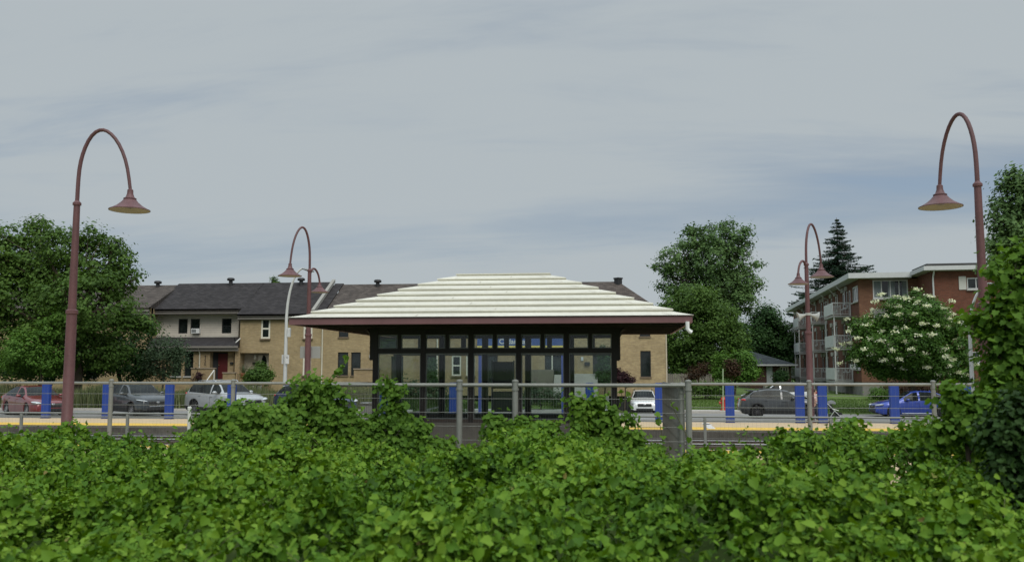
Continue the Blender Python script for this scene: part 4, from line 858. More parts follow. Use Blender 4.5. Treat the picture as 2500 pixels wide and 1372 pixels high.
b = MB(); b.box(-o_, xe, -o_ + .02, LEN + o_, SOF + .181, ZR - .02); b.build('roof_deck', mat('roof_tar', (.06, .06, .06), .9), rf)
b = MB(); b.box(xj - .55, xe + .6, PRJ - .6, -.76, SOF + .12, SOF + .24); b.box(xj - .55, xj + .1, -.75, 0, SOF + .12, SOF + .24); rf2 = b.build('wing_roof', MATS['soffit_pale'], flats)
b = MB(); b.box(xj - .67, xe + .6, PRJ - .72, PRJ - .6, SOF + .14, ZR + .02); b.box(xj - .67, xj - .552, PRJ - .6, -.1, SOF + .14, ZR + .02); b.build('fascia', gutw, rf2)
b = MB(); b.box(xj - .4, xe + .5, PRJ - .4, -.2, ZR - .01, ZR + .22); b.build('roof_edge', MATS['roof_tar'], rf2)
for yy in (5.5, 9.0, 14.2, 22.0, 31.0):
    b = MB(); b.tube([(-o_ - .05, yy, SOF + .05), (-.5, yy + .1, SOF - .35), (-.08, yy + .2, SOF - .5), (-.08, yy + .2, SOF - 1.6)], .05, 8); b.build('downspout', FRM['cool'], flats, smooth=True)
balm = mat('balcony_white', (.60, .62, .61), .55, var=.08, scale=1.5); balslab = mat('balcony_slab', (.36, .36, .34), .8, var=.2)
bal0 = None
def balcony(y0, y1, z):
    D = 1.45; L_ = y1 - y0
    s = MB(); s.box(-D, -.02, 0, L_, -.14, 0); o_ = s.build('balcony', balslab, flats, loc=(0, y0, z))
    p_ = MB(); p_.box(-D, -D + .05, .05, L_ - .05, .10, 1.0)
    for k in range(int(L_ / .16)): p_.box(-D - .008, -D - .0005, .06 + k * .16, .06 + k * .16 + .13, .12, .98)
    p_.build('panel', balm, o_)
    r = MB()
    for yy in (0, L_ - .05):
        r.box(-D, -.05, yy, yy + .05, 1.001, 1.06); r.box(-D, -.05, yy + .01, yy + .04, .08, .12); r.box(-D, -D + .05, yy, yy + .049, 0, 1.0); r.box(-.10, -.04, yy, yy + .05, 0, 1.0)
        for k in range(1, 11): x = -D + .05 + (D - .15) * k / 11; r.box(x - .011, x + .011, yy + .015, yy + .035, .12, 1.0)
    r.box(-D, -D + .05, .05, L_ - .05, 1.001, 1.06); r.build('railing', balm, o_); return o_
for (y0, y1) in BAYS:
    for z in FL: balcony(y0, y1, z)
    b = MB()
    for yy in (y0 + .1, y1 - .1): b.box(-1.40, -1.30, yy - .05, yy + .05, -.2, FL[2] - .15)
    b.build('balcony_column', balm, flats)
b = MB(); b.bev(U(2.35), U(1.75), -.42, -.02, FL[0] + .96, FL[0] + 1.40, .02); b.xf(SM); b.build('window_cooler', MATS['appliance_white'], flats)
q = hit(2040, 945, OC + d1 * -.02, d1) - OC
b = MB(); b.tube([(-.2, 3.0, .9), (-1.6, 3.0, .9)], .02, 6); b.build('cable', FRM['dark'], flats)
ch = empty('patio_chair', flats.matrix_world @ Vector((0, 0, 0)) , -AZB, 'white plastic chair on the ground floor balcony of the flats', 'chair')
cp = Matrix.Translation(OC) @ Matrix.Rotation(-AZB, 4, 'Z') @ Vector((-.95, 4.0, FL[0])); ch.location = cp
b = MB(); b.box(-.24, .24, -.24, .24, .42, .46); b.build('seat', MATS['rail_white'], ch)
b = MB(); b.box(-.24, -.20, -.24, .24, .461, .88); b.build('backrest', MATS['rail_white'], ch)
for sx in (-1, 1):
    for sy in (-1, 1): b = MB(); b.box(sx * .20 - .02, sx * .20 + .02, sy * .20 - .02, sy * .20 + .02, 0, .419); b.build('leg', MATS['rail_white'], ch)

# ------------------------------------------------------------------ bungalow, board fence, shed
YW = 96.0
b0, b1 = at(1832, 940, YW), at(1932, 940, YW); gz = ground_z(b0.x, YW).item(); bw_ = b1.x - b0.x
bung = empty('bungalow', (b0.x, YW, gz), 0, 'low bungalow with a blue grey hip roof and white door', 'house')
zE, zRb = at(1880, 890, YW).z - gz, at(1860, 858, YW + 4).z - gz
hs = [(bw_ * .12, bw_ * .22, zE - 1.35, zE - .25), (bw_ * .73, bw_ * .95, zE - 1.5, zE - .2), (bw_ * .40, bw_ * .56, 0.3, zE - .2)]
b = MB(); b.wall(0, bw_, 0, zE, 0, .25, hs); b.build('wall', brick('dark_red_brick', (.10, .045, .035), (.075, .035, .028), (.09, .07, .06)), bung)
b = MB(); b.quad((0, 0, 0), (0, 9, 0), (0, 9, zE), (0, 0, zE)); b.quad((bw_, 0, 0), (bw_, 9, 0), (bw_, 9, zE), (bw_, 0, zE)); b.quad((0, .26, 0), (bw_, .26, 0), (bw_, .26, zE), (0, .26, zE)); b.build('side_wall', MATS['dark_red_brick'], bung)
window(bung, *hs[0], kind='dark'); window(bung, *hs[1], kind='white', fw=.12, mull=2)
b = MB(); b.box(hs[2][0] + .02, hs[2][1] - .02, .05, .12, hs[2][2], hs[2][3] - .02); b.build('door', mat('door_pale', (.34, .38, .38), .5, var=.08), bung)
b = MB(); b.box(hs[2][0] - .4, hs[2][1] + .6, -1.6, -.02, 0, .29); b.build('porch_step', palec, bung)
b = MB(); o_ = .6; hr = 3.2; A = [(-o_, -o_, zE), (bw_ + o_, -o_, zE), (bw_ + o_, 9 + o_, zE), (-o_, 9 + o_, zE)]; r0, r1 = (-1.0 + hr * .5, 4.3, zRb), (bw_ - hr, 4.3, zRb)
b.add(A + [r0, r1], [(0, 1, 5, 4), (1, 2, 5), (2, 3, 4, 5), (3, 0, 4), (3, 2, 1, 0)]); b.build('roof', shingle('shingle_slate', (.042, .052, .058)), bung)
b = MB(); b.box(-o_, bw_ + o_, -o_ - .1, -o_ - .002, zE - .12, zE + .04); b.build('gutter', gutw, bung)
YFN = 76.0; f0, f1 = at(1628, 935, YFN), at(1737, 935, YFN); gz2 = ground_z(f0.x, YFN).item(); hgt = at(1680, 912, YFN).z - gz2
bf = empty('board_fence', (f0.x, YFN, gz2), 0, 'weathered grey board fence between the end townhouse and the shrubs', 'fence')
b = MB(); n = int((f1.x - f0.x) / .16); rr = random.Random(3)
for k in range(n): h_ = hgt + rr.uniform(-.04, .04); b.box(k * .16, k * .16 + .135, rr.uniform(-.01, .01), .025 + rr.uniform(-.002, .008), .05, h_)
b.build('boards', mat('weathered_board', (.19, .175, .15), .9, var=.35, scale=1.5, stretch=(8, 1, .5)), bf)
b = MB(); b.box(0, f1.x - f0.x, .04, .08, .4, .5); b.box(0, f1.x - f0.x, .04, .08, hgt - .4, hgt - .3); b.build('rail', MATS['weathered_board'], bf)
for k in range(4): b = MB(); b.box(k * (f1.x - f0.x) / 3.05, k * (f1.x - f0.x) / 3.05 + .1, .081, .18, 0, hgt + .05); b.build('post', MATS['weathered_board'], bf)
YSH = 82.0; s0, s1 = at(1618, 900, YSH), at(1646, 900, YSH); gs = ground_z(s0.x, YSH).item(); zt2 = at(1630, 897, YSH).z - gs
sd = empty('garden_shed', (s0.x, YSH, gs), 0, 'small pale shed with a shallow roof peeping over the board fence', 'shed')
b = MB(); b.box(0, s1.x - s0.x, 0, 2.2, 0, zt2 - .3); b.build('wall', mat('shed_pale', (.36, .38, .38), .6, var=.1), sd)
b = MB(); b.box(-.1, s1.x - s0.x + .1, -.1, 2.3, zt2 - .299, zt2 - .06); b.build('roof', mat('shed_roof', (.42, .44, .44), .5, .1, var=.1), sd)
# hydrant and green sign stake on the verge
q = at(1766, 985, 57.6); hy = empty('fire_hydrant', (q.x, 57.6, -.34), 0, 'red fire hydrant on the verge beside a blue pillar', 'fire hydrant')
redp = mat('hydrant_red', (.45, .03, .02), .4, var=.1)
b = MB(); b.lathe([(.20, 0), (.20, .05), (.13, .07), (.13, .62), (.17, .64), (.17, .69), (.14, .74), (.10, .82), (.04, .86), (.03, .92), (.001, .93)], n=16); b.build('barrel', redp, hy, smooth=True)
for s in (-1, 1): b = MB(); b.lathe([(.07, .12), (.07, .21), (.09, .21), (.09, .26), (.001, .27)], (0, 0, .48), 12, 'x'); b.xf(Matrix.Diagonal((s, 1, 1, 1))); b.build('outlet', mat('hydrant_cap', (.40, .05, .03), .4), hy)
q = at(1763, 900, 57.0); sk = empty('marker_stake', (q.x, 57.0, -.34), 0, 'thin pale green marker stake beside the fire hydrant', 'stake')
b = MB(); b.tube([(0, 0, 0), (.05, 0, q.z + .34)], .035, 8); b.build('rod', mat('stake_green', (.32, .42, .24), .5), sk, smooth=True)
# ------------------------------------------------------------------ cars
def paint(name, c, rough=.32):
    m = mat(name, c, rough, .25, var=.05, scale=2, coat=.9); return m
def cgl():
    if 'car_glass' in MATS: return MATS['car_glass']
    m, nt, o = newmat('car_glass'); p = principled(nt, o, .05, 0, .14); p.inputs['IOR'].default_value = 1.45
    t = nd(nt, 'ShaderNodeTexCoord').outputs['Object']
    nt.links.new(ramp(nt, noise(nt, t, 1.6, 3, .5), [(.4, (.008, .010, .010)), (.6, (.022, .028, .027))]), p.inputs['Base Color']); return m
cglass = cgl()
tyrem = mat('tyre_rubber', (.014, .014, .014), .85, var=.2); rimm = mat('rim_alloy', (.34, .35, .36), .35, .7, var=.08); rimdark = mat('rim_dark', (.05, .05, .052), .45, .5)
blackpl = mat('black_plastic', (.018, .019, .02), .6, var=.15); chrome = mat('bright_trim', (.62, .64, .65), .22, .9, var=.05)
lampglass = mat('lamp_lens', (.50, .54, .56), .12, .2, var=.12, scale=9); redlens = mat('tail_lens', (.42, .02, .015), .2, var=.1); orange = mat('tail_orange', (.65, .13, .03), .25)
plate = mat('plate_white', (.55, .57, .60), .5)
def ell(mb, c, r, n=14, rot=None):
    v = []; f = []
    for i in range(1, 8):
        a = math.pi * i / 8 - math.pi / 2
        for k in range(n): w = 2 * math.pi * k / n; v.append(Vector((r[0] * math.cos(a) * math.cos(w), r[1] * math.cos(a) * math.sin(w), r[2] * math.sin(a))))
    for i in range(6):
        for k in range(n): j = (k + 1) % n; f.append((i * n + k, i * n + j, (i + 1) * n + j, (i + 1) * n + k))
    f.append(tuple(range(n - 1, -1, -1))); f.append(tuple(range(6 * n, 7 * n)))
    if rot is not None: v = [rot @ q for q in v]
    return mb.add([q + Vector(c) for q in v], f)
def car(label, loc, rz, S, paintm, cat='car', grp=None):
    L, Wd, wr = S['L'], S['W'], S['wr']; fo, wb = S['fo'], S['wb']; cl = S.get('cl', .20); c0, c1 = fo, fo + wb; Ra = wr + .055
    root = empty('parked_car', loc, rz, label, cat, grp)
    ip = lambda tab, s: float(np.interp(s, [q[0] for q in tab], [q[1] for q in tab]))
    st_ = set(np.round(np.linspace(0, L, 57), 3)) | {.02, .05, L - .02, L - .06}
    for c in (c0, c1): st_ |= {round(c + Ra * math.sin(a), 3) for a in np.linspace(-math.pi / 2, math.pi / 2, 13)} | {round(c - Ra - .004, 3), round(c + Ra + .004, 3)}
    st_ |= {S['bp'] - .05, S['bp'] + .05, *S['ws'], *S['rg'], *S['sg']}
    ss_ = sorted(x for x in st_ if 0 <= x <= L)
    rings = []
    for s in ss_:
        zb = cl + (.10 * (1 - s / .35) if s < .35 else 0) + (.14 * (1 - (L - s) / .45) if L - s < .45 else 0)
        for c in (c0, c1):
            if abs(s - c) < Ra: zb = max(zb, wr + math.sqrt(max(0, Ra * Ra - (s - c) ** 2)))
        zt = ip(S['top'], s); zbl = min(ip(S['belt'], s), zt - .05)
        w = Wd / 2
        if s < .75: w *= 1 - .20 * ((.75 - s) / .75) ** 2.4
        if L - s < .7: w *= 1 - .14 * ((.7 - L + s) / .7) ** 2.2
        g = min(1, max(0, (zt - zbl - .05) / .36)); wt = (w * .86) * (1 - g) + (Wd / 2 * .67) * g
        zs_ = max(zb + .03, zbl - .13); z1 = zb + (zs_ - zb) * .3
        p3 = (w * .965, zbl); p5 = (wt + .055, zt - .045)
        rings.append([(w * .95, zb), (w, z1), (w * 1.0, zs_), p3, ((p3[0] + p5[0]) / 2 + .02 * g, (p3[1] + p5[1]) / 2), p5, (wt - .02, zt), (wt * .5, zt + .014), (0, zt + .02)])
    parts = {}
    def F(key, vs): parts.setdefault(key, MB()).add(vs, [(0, 1, 2, 3)])
    for i in range(len(ss_) - 1):
        sm = (ss_[i] + ss_[i + 1]) / 2; xa_, xb_ = L / 2 - ss_[i], L / 2 - ss_[i + 1]
        for k in range(8):
            key = 'body'; gh = rings[i][5][1] - rings[i][3][1]; gh2 = rings[i + 1][5][1] - rings[i + 1][3][1]
            if k in (3, 4) and S['sg'][0] < sm < S['sg'][1] and min(gh, gh2) > .05 and abs(sm - S['bp']) > .05: key = 'window_front' if sm < S['bp'] else 'window_rear'
            elif k >= 6 and S['ws'][0] < sm < S['ws'][1]: key = 'windscreen'
            elif k >= 6 and S['rg'][0] < sm < S['rg'][1]: key = 'rear_window'
            elif k == 0 and S.get('clad'): key = 'cladding'
            for sg in (1, -1):
                a, b, c, d = rings[i][k], rings[i][k + 1], rings[i + 1][k + 1], rings[i + 1][k]
                kk = key + ('' if 'window_' not in key or key == 'rear_window' else ('L' if sg > 0 else 'R'))
                F(kk, [(xa_, sg * a[0], a[1]), (xa_, sg * b[0], b[1]), (xb_, sg * c[0], c[1]), (xb_, sg * d[0], d[1])])
    for idx, xx in ((0, L / 2), (-1, -L / 2)):
        r = rings[idx]; ring = [(xx, q[0], q[1]) for q in r] + [(xx, -q[0], q[1]) for q in reversed(r[:-1])]; parts['body'].add(ring, [tuple(range(len(ring)))])
    for key, mb in parts.items():
        # weld
        pass
    def weld(mb, n, m_):
        o = mb.build(n, m_, root); bm = bmesh.new(); bm.from_mesh(o.data); bmesh.ops.remove_doubles(bm, verts=bm.verts, dist=.0005); 
        for f in bm.faces:
            c = f.calc_center_median(); ax_ = max(-L / 2 + .5, min(L / 2 - .5, c.x))
            if f.normal.dot(c - Vector((ax_, 0, .72))) < 0: f.normal_flip()
        bm.to_mesh(o.data); bm.free()
        o.data.polygons.foreach_set('use_smooth', [True] * len(o.data.polygons)); o.data.set_sharp_from_angle(angle=R(38)); return o
    body = weld(parts['body'], 'body', paintm)
    for key, mb in parts.items():
        if key == 'body': continue
        n = 'side_window' if key.startswith('window_') else key
        weld(mb, n, blackpl if key == 'cladding' else cglass)
    u = MB(); u.box(-L / 2 + .25, L / 2 - .25, -Wd / 2 + .16, Wd / 2 - .16, cl - .02, .62); u.build('underbody', blackpl, root)
    fw = rings[0][2][0]; zf = S['zf']                                # front furniture
    def wy(s): # half width at s
        w = Wd / 2
        if s < .75: w *= 1 - .20 * ((.75 - s) / .75) ** 2.4
        if L - s < .7: w *= 1 - .14 * ((.7 - L + s) / .7) ** 2.2
        return w
    g = MB(); g.bev(L / 2 - .10, L / 2 + .012, -.46, .46, zf - .30, zf - .10, .03); g.build('grille', blackpl, root)
    g = MB(); g.bev(L / 2 - .12, L / 2 + .010, -.56, .56, cl + .10, cl + .24, .03); g.build('lower_grille', blackpl, root)
    e = MB(); ell(e, (L / 2 + .012, 0, zf - .15), (.012, .085, .045)); e.build('badge', chrome, root, smooth=True)
    if S.get('slot'): e = MB(); e.bev(L / 2 - .1, L / 2 + .016, -.42, .42, cl + .27, cl + .31, .01); e.build('bumper_trim', chrome, root)
    for sg in (1, -1):
        h = MB(); hl = S.get('hl', (.26, .17, .06)); ell(h, (L / 2 - .20, sg * (wy(.18) - .10), zf - .06), hl, rot=Matrix.Rotation(-sg * R(38), 3, 'Z') @ Matrix.Rotation(R(8), 3, 'Y')); h.build('headlight', lampglass, root, smooth=True)
        h = MB(); ell(h, (L / 2 - .16, sg * (wy(.12) - .10), cl + .24), (.10, .10, .07), rot=Matrix.Rotation(-sg * R(38), 3, 'Z')); h.build('fog_light', blackpl if not S.get('fogwhite') else chrome, root, smooth=True)
        zt = S.get('zt', .95); h = MB(); ell(h, (-L / 2 + .17, sg * (wy(L - .17) - .06), zt), S.get('tl', (.14, .06, .065)), rot=Matrix.Rotation(sg * R(34), 3, 'Z')); h.build('tail_light', S.get('tlm', redlens), root, smooth=True)
        xm = L / 2 - S['ws'][0] - .38; zm = ip(S['belt'], S['ws'][0] + .4) + .09
        h = MB(); ell(h, (xm, sg * (Wd / 2 + .10), zm), (.10, .12, .075)); h.box(xm - .03, xm + .03, sg * (Wd / 2 - .03), sg * (Wd / 2 + .03), zm - .06, zm - .02); h.build('wing_mirror', (S.get('mirm') or paintm), root, smooth=True)
        for xs in (S['bp'] - .12, S['bp'] + .88):
            zz = ip(S['belt'], xs) - .12; h = MB(); h.bev(L / 2 - xs - .10, L / 2 - xs + .10, sg * (Wd / 2 - .004), sg * (Wd / 2 + .028), zz, zz + .028, .006); h.build('door_handle', (S.get('mirm') or paintm), root)
            seam = MB(); sx = L / 2 - S['bp'] if xs < S['bp'] else L / 2 - S['sg'][1] + .12
            if xs < S['bp']: seam.box(sx - .006, sx + .006, sg * (Wd / 2 - .005), sg * (Wd / 2 + .003), cl + .12, ip(S['belt'], S['bp']) - .14); seam.build('door_gap', blackpl, root)
        if S.get('rails'):
            h = MB(); zr_ = ip(S['top'], S['bp']); h.tube([(L / 2 - S['ws'][1] - .25, sg * Wd * .33, zr_ + .0), (L / 2 - S['ws'][1] - .4, sg * Wd * .335, zr_ + .075), (L / 2 - S['rg'][0] + .35, sg * Wd * .335, ip(S['top'], S['rg'][0] - .3) + .075), (L / 2 - S['rg'][0] + .2, sg * Wd * .33, ip(S['top'], S['rg'][0] - .3))], .02, 6); h.build('roof_rail', S.get('railm', blackpl), root, smooth=True)
    if S.get('skirt'):
        for sg in (1, -1): h = MB(); h.bev(-L / 2 + 1.35, L / 2 - 1.35, sg * (Wd / 2 - .05), sg * (Wd / 2 + .012), cl + .03, cl + .085, .01); h.build('side_skirt', chrome, root)
    b = MB(); b.bev(-L / 2 - .014, -L / 2 + .02, -.27, .27, .62, .76, .004); b.build('number_plate', plate, root)
    if S.get('spoiler'): b = MB(); zz = ip(S['top'], S['rg'][0]); b.bev(-(L / 2) + (L - S['rg'][0]) - .34, -(L / 2) + (L - S['rg'][0]) + .06, -.52, .52, zz - .005, zz + .05, .02); b.build('spoiler', S.get('spm', paintm), root)
    if S.get('fin'): b = MB(); zz = ip(S['top'], S['rg'][0] - .1); x_ = L / 2 - S['rg'][0] + .12; b.add([(x_ + .12, -.02, zz), (x_ + .12, .02, zz), (x_ - .05, .025, zz), (x_ - .05, -.025, zz), (x_ - .02, 0, zz + .11)], [(0, 1, 4), (1, 2, 4), (2, 3, 4), (3, 0, 4)]); b.build('aerial_fin', paintm, root)
    for s in (c0, c1):
        for sg in (1, -1):
            y = sg * (Wd / 2 - .13); x = L / 2 - s
            t = MB(); t.lathe([(wr * .66, -.10), (wr * .93, -.11), (wr, -.07), (wr, .07), (wr * .93, .11), (wr * .66, .10)], (x, y, wr), 28, 'y'); w_ = t.build('wheel', tyrem, root, smooth=True)
            r_ = MB(); yo = y + sg * .085
            r_.lathe([(wr * .67, -.02), (wr * .66, .012), (wr * .60, .012), (wr * .59, -.02)], (x, yo, wr), 24, 'y')
            for k in range(10):
                a = 2 * math.pi * k / 10; ca, sa = math.cos(a), math.sin(a); q = .022
                r_.add([(x + ca * .03 - sa * q, yo + sg * .012, wr + sa * .03 + ca * q), (x + ca * .03 + sa * q, yo + sg * .012, wr + sa * .03 - ca * q), (x + ca * wr * .63 + sa * q, yo + sg * .004, wr + sa * wr * .63 - ca * q), (x + ca * wr * .63 - sa * q, yo + sg * .004, wr + sa * wr * .63 + ca * q)], [(0, 1, 2, 3)])
            r_.lathe([(.001, sg * .016), (.05, sg * .012), (.055, 0)], (x, yo, wr), 12, 'y'); r_.build('rim', S.get('rim', rimm), w_)
            d_ = MB(); d_.lathe([(.001, 0), (wr * .66, 0)], (x, y + sg * .03, wr), 20, 'y'); d_.build('brake_disc', blackpl, w_)
    return root
SEDAN = dict(L=4.60, W=1.79, wr=.315, fo=.92, wb=2.65, cl=.17, zf=.74, zt=.86, bp=2.32, ws=(1.30, 1.98), rg=(3.30, 3.98), sg=(1.50, 3.72),
             top=[(0, .52), (.03, .62), (.12, .70), (.5, .83), (1.30, .98), (1.98, 1.38), (2.4, 1.45), (2.9, 1.44), (3.3, 1.36), (3.98, 1.07), (4.40, 1.04), (4.55, .98), (4.60, .70)], belt=[(0, .5), (.6, .74), (1.3, .88), (2.5, .93), (3.9, .98), (4.6, .9)])
HATCH = dict(L=4.47, W=1.80, wr=.345, fo=.90, wb=2.67, cl=.24, zf=.86, zt=1.0, bp=2.25, ws=(1.28, 1.90), rg=(3.72, 4.22), sg=(1.45, 3.95), clad=True, rails=True, spoiler=True,
             top=[(0, .60), (.03, .74), (.12, .86), (.5, .98), (1.28, 1.10), (1.90, 1.50), (2.3, 1.57), (3.0, 1.575), (3.72, 1.48), (4.22, 1.12), (4.40, 1.02), (4.47, .70)], belt=[(0, .6), (.6, .88), (1.3, 1.0), (2.5, 1.05), (3.9, 1.13), (4.47, 1.0)])
SUV = dict(HATCH, L=4.64, H=1.72, wr=.36, fo=.93, wb=2.67, zf=.93, zt=1.08, ws=(1.30, 1.92), rg=(4.02, 4.38), sg=(1.48, 4.12), railm=chrome, mirm=None,
           top=[(0, .66), (.03, .82), (.12, .95), (.5, 1.06), (1.30, 1.16), (1.92, 1.60), (2.3, 1.67), (3.2, 1.68), (4.02, 1.60), (4.38, 1.18), (4.58, 1.06), (4.64, .75)], belt=[(0, .66), (.6, .95), (1.3, 1.06), (2.5, 1.10), (4.2, 1.16), (4.64, 1.05)])
silverp = paint('paint_silver', (.36, .38, .39)); SUV['mirm'] = silverp
G = 'cars parked behind the far platform'
def lot_car(px, Y): q = at(px, 1000, Y); return (q.x, Y, -.03)
car('red saloon car parked behind the fence at the left edge', lot_car(84, 42.2), R(-36), SEDAN, paint('paint_red', (.165, .020, .022)), grp=G)
car('charcoal crossover parked between the red and silver cars', lot_car(334, 42.1), R(-36), dict(HATCH, L=4.30, wb=2.62, slot=True, rg=(3.6, 4.06), sg=(1.45, 3.8), top=[(0, .62), (.03, .78), (.12, .90), (.5, 1.0), (1.28, 1.10), (1.90, 1.50), (2.3, 1.57), (3.0, 1.565), (3.6, 1.48), (4.06, 1.12), (4.22, 1.02), (4.30, .70)], belt=[(0, .6), (.6, .88), (1.3, 1.0), (2.5, 1.04), (3.8, 1.12), (4.3, 1.0)], hl=(.30, .12, .028)), paint('paint_charcoal', (.040, .048, .052)), grp=G)
car('silver estate car with roof rails and a black grille', lot_car(549, 42.2), R(-33), SUV, silverp, grp=G)
car('navy blue car mostly hidden behind the tall vine clump', lot_car(768, 42.3), R(-33), HATCH, paint('paint_navy', (.022, .038, .085)), grp=G)
q = at(1571, 1000, 61.3); car('white crossover facing out of the driveway by the end townhouse', (q.x, 61.3, -.75), R(-90), dict(HATCH, W=1.78, hl=(.2, .13, .045), fogwhite=False), paint('paint_white', (.66, .68, .68)), grp=None)
q = at(1903, 1000, 52.2); car('dark grey hatchback with roof rails on the street beside the woman', (q.x, 52.2, -.47), R(0), dict(HATCH, rim=rimdark), paint('paint_dark_grey', (.042, .046, .048)))
q = at(2232, 1000, 54.0); car('bright blue sedan facing the stroller on the street', (q.x, 54.0, -.47), R(180), dict(SEDAN, skirt=True, rim=rimdark, fin=True, fogwhite=True, tlm=orange, top=[(a, b + .02) for a, b in SEDAN['top']]), paint('paint_blue', (.025, .062, .36)))
q = at(1902, 935, 59.6); car('white estate car parked behind the dark grey hatchback before the bungalow', (q.x, 59.6, -.34), R(180), dict(SUV, mirm=None, railm=blackpl), paint('paint_white', (.66, .68, .68)))

# ------------------------------------------------------------------ woman with a stroller
def skin_mesh(name, verts, edges, material, parent, levels=2, root=0):
    me = bpy.data.meshes.new(name); me.from_pydata([v[0] for v in verts], edges, []); o = bpy.data.objects.new(name, me); col.objects.link(o)
    md = o.modifiers.new('s', 'SKIN'); md.use_smooth_shade = True
    for i, v in enumerate(verts): r = v[1]; me.skin_vertices[0].data[i].radius = (r, r) if not isinstance(r, tuple) else r; me.skin_vertices[0].data[i].use_root = (i == root)
    sd_ = o.modifiers.new('d', 'SUBSURF'); sd_.levels = levels; sd_.render_levels = levels
    bpy.context.view_layer.update(); dg = bpy.context.evaluated_depsgraph_get()
    m2 = bpy.data.meshes.new_from_object(o.evaluated_get(dg)); m2.materials.clear(); m2.materials.append(material); m2.name = name
    bpy.data.objects.remove(o); n = bpy.data.objects.new(name, m2); col.objects.link(n); n.parent = parent
    return n
PYW = 47.7; q = at(1988, 1000, PYW)
woman = empty('person', (q.x, PYW, -.47), 0, 'woman in a pink top and dark trousers walking behind the stroller', 'person')
V = []; E_ = []
def jv(p, r, parent=None):
    V.append((p, r)); i = len(V) - 1
    if parent is not None: E_.append((parent, i))
    return i
pel = jv((0, 0, .94), .125); wa = jv((.01, 0, 1.08), .105, pel); ches = jv((.02, 0, 1.27), .125, wa); neck0 = jv((.02, 0, 1.40), .065, ches); neck = jv((.035, 0, 1.47), .048, neck0)
hd0 = jv((.05, 0, 1.54), .078, neck); hd = jv((.05, 0, 1.61), .088, hd0); hdt = jv((.045, 0, 1.66), .055, hd); nose = jv((.145, 0, 1.575), .014, hd0)
hands = []
for s in (1, -1):
    sh_ = jv((.02, s * .165, 1.36), .055, neck0); el = jv((-.02 if s > 0 else .0, s * .225, 1.10), .040, sh_); wr_ = jv((.23, s * .20, 1.04), .027, el); pm = jv((.29, s * .195, 1.045), (.022, .036), wr_)
    for k in range(4): f1_ = jv((.35, s * (.165 + .02 * k), 1.065 - .004 * abs(k - 1)), .0095, pm); f2_ = jv((.385, s * (.165 + .02 * k), 1.045), .009, f1_); jv((.375, s * (.165 + .02 * k), 1.015), .0085, f2_)
    th_ = jv((.315, s * .155, 1.035), .011, pm); jv((.355, s * .14, 1.025), .0095, th_)
    hp_ = jv((.0, s * .085, .88), .092, pel); kx = .12 if s > 0 else -.06; kn = jv((kx, s * .09, .50), .056, hp_); ax = .14 if s > 0 else -.26; az = .09 if s > 0 else .16
    an = jv((ax, s * .09, az), .036, kn); hl_ = jv((ax - .04, s * .09, az - .05), .035, an); jv((ax + .13, s * .095, az - .06 if s > 0 else .03), .03, hl_)
skinm = mat('skin_tone', (.42, .25, .18), .55, var=.06); hairm = mat('hair_brown', (.045, .026, .016), .6, var=.2)
skin_mesh('body', V, E_, skinm, woman)
pinkm = mat('top_pink', (.58, .40, .37), .8, var=.12, scale=6); trm = mat('trousers_dark', (.022, .024, .03), .8, var=.15); shm = mat('shoe_grey', (.16, .15, .15), .7)
V2 = [((0, 0, .90), .142), ((.01, 0, 1.05), .128), ((.02, 0, 1.25), .142), ((.02, 0, 1.385), .09)]; E2 = [(0, 1), (1, 2), (2, 3)]
for s in (1, -1): V2 += [((.02, s * .165, 1.365), .070), ((-.0, s * .215, 1.17), .056)]; i = len(V2); E2 += [(3, i - 2), (i - 2, i - 1)]
skin_mesh('top', V2, E2, pinkm, woman)
V3 = [((0, 0, .93), .130), ((0, 0, .86), .125)]; E3 = [(0, 1)]
for s in (1, -1):
    kx = .12 if s > 0 else -.06; ax = .14 if s > 0 else -.26; az = .13 if s > 0 else .20
    V3 += [((.0, s * .088, .80), .102), ((kx, s * .09, .50), .070), ((ax, s * .09, az), .055)]; i = len(V3); E3 += [(1, i - 3), (i - 3, i - 2), (i - 2, i - 1)]
skin_mesh('trousers', V3, E3, trm, woman)
for s in (1, -1):
    ax = .14 if s > 0 else -.26; az = .05 if s > 0 else .09; b = MB(); ell(b, (ax + .04, s * .092, az), (.145, .052, .05), rot=Matrix.Rotation(R(0 if s > 0 else 14), 3, 'Y')); b.build('shoe', shm, woman, smooth=True)
b = MB(); ell(b, (.025, 0, 1.625), (.108, .098, .105)); b.v = [v if not (v[0] > .075 and v[2] < 1.66) else (.075, v[1], v[2]) for v in b.v]; ell(b, (-.07, 0, 1.58), (.05, .05, .07)); b.build('hair', hairm, woman, smooth=True)
b = MB()
for s in (1, -1): ell(b, (.128, s * .034, 1.60), (.008, .012, .008))
b.build('eye', mat('eye_dark', (.02, .015, .012), .3), woman, smooth=True)
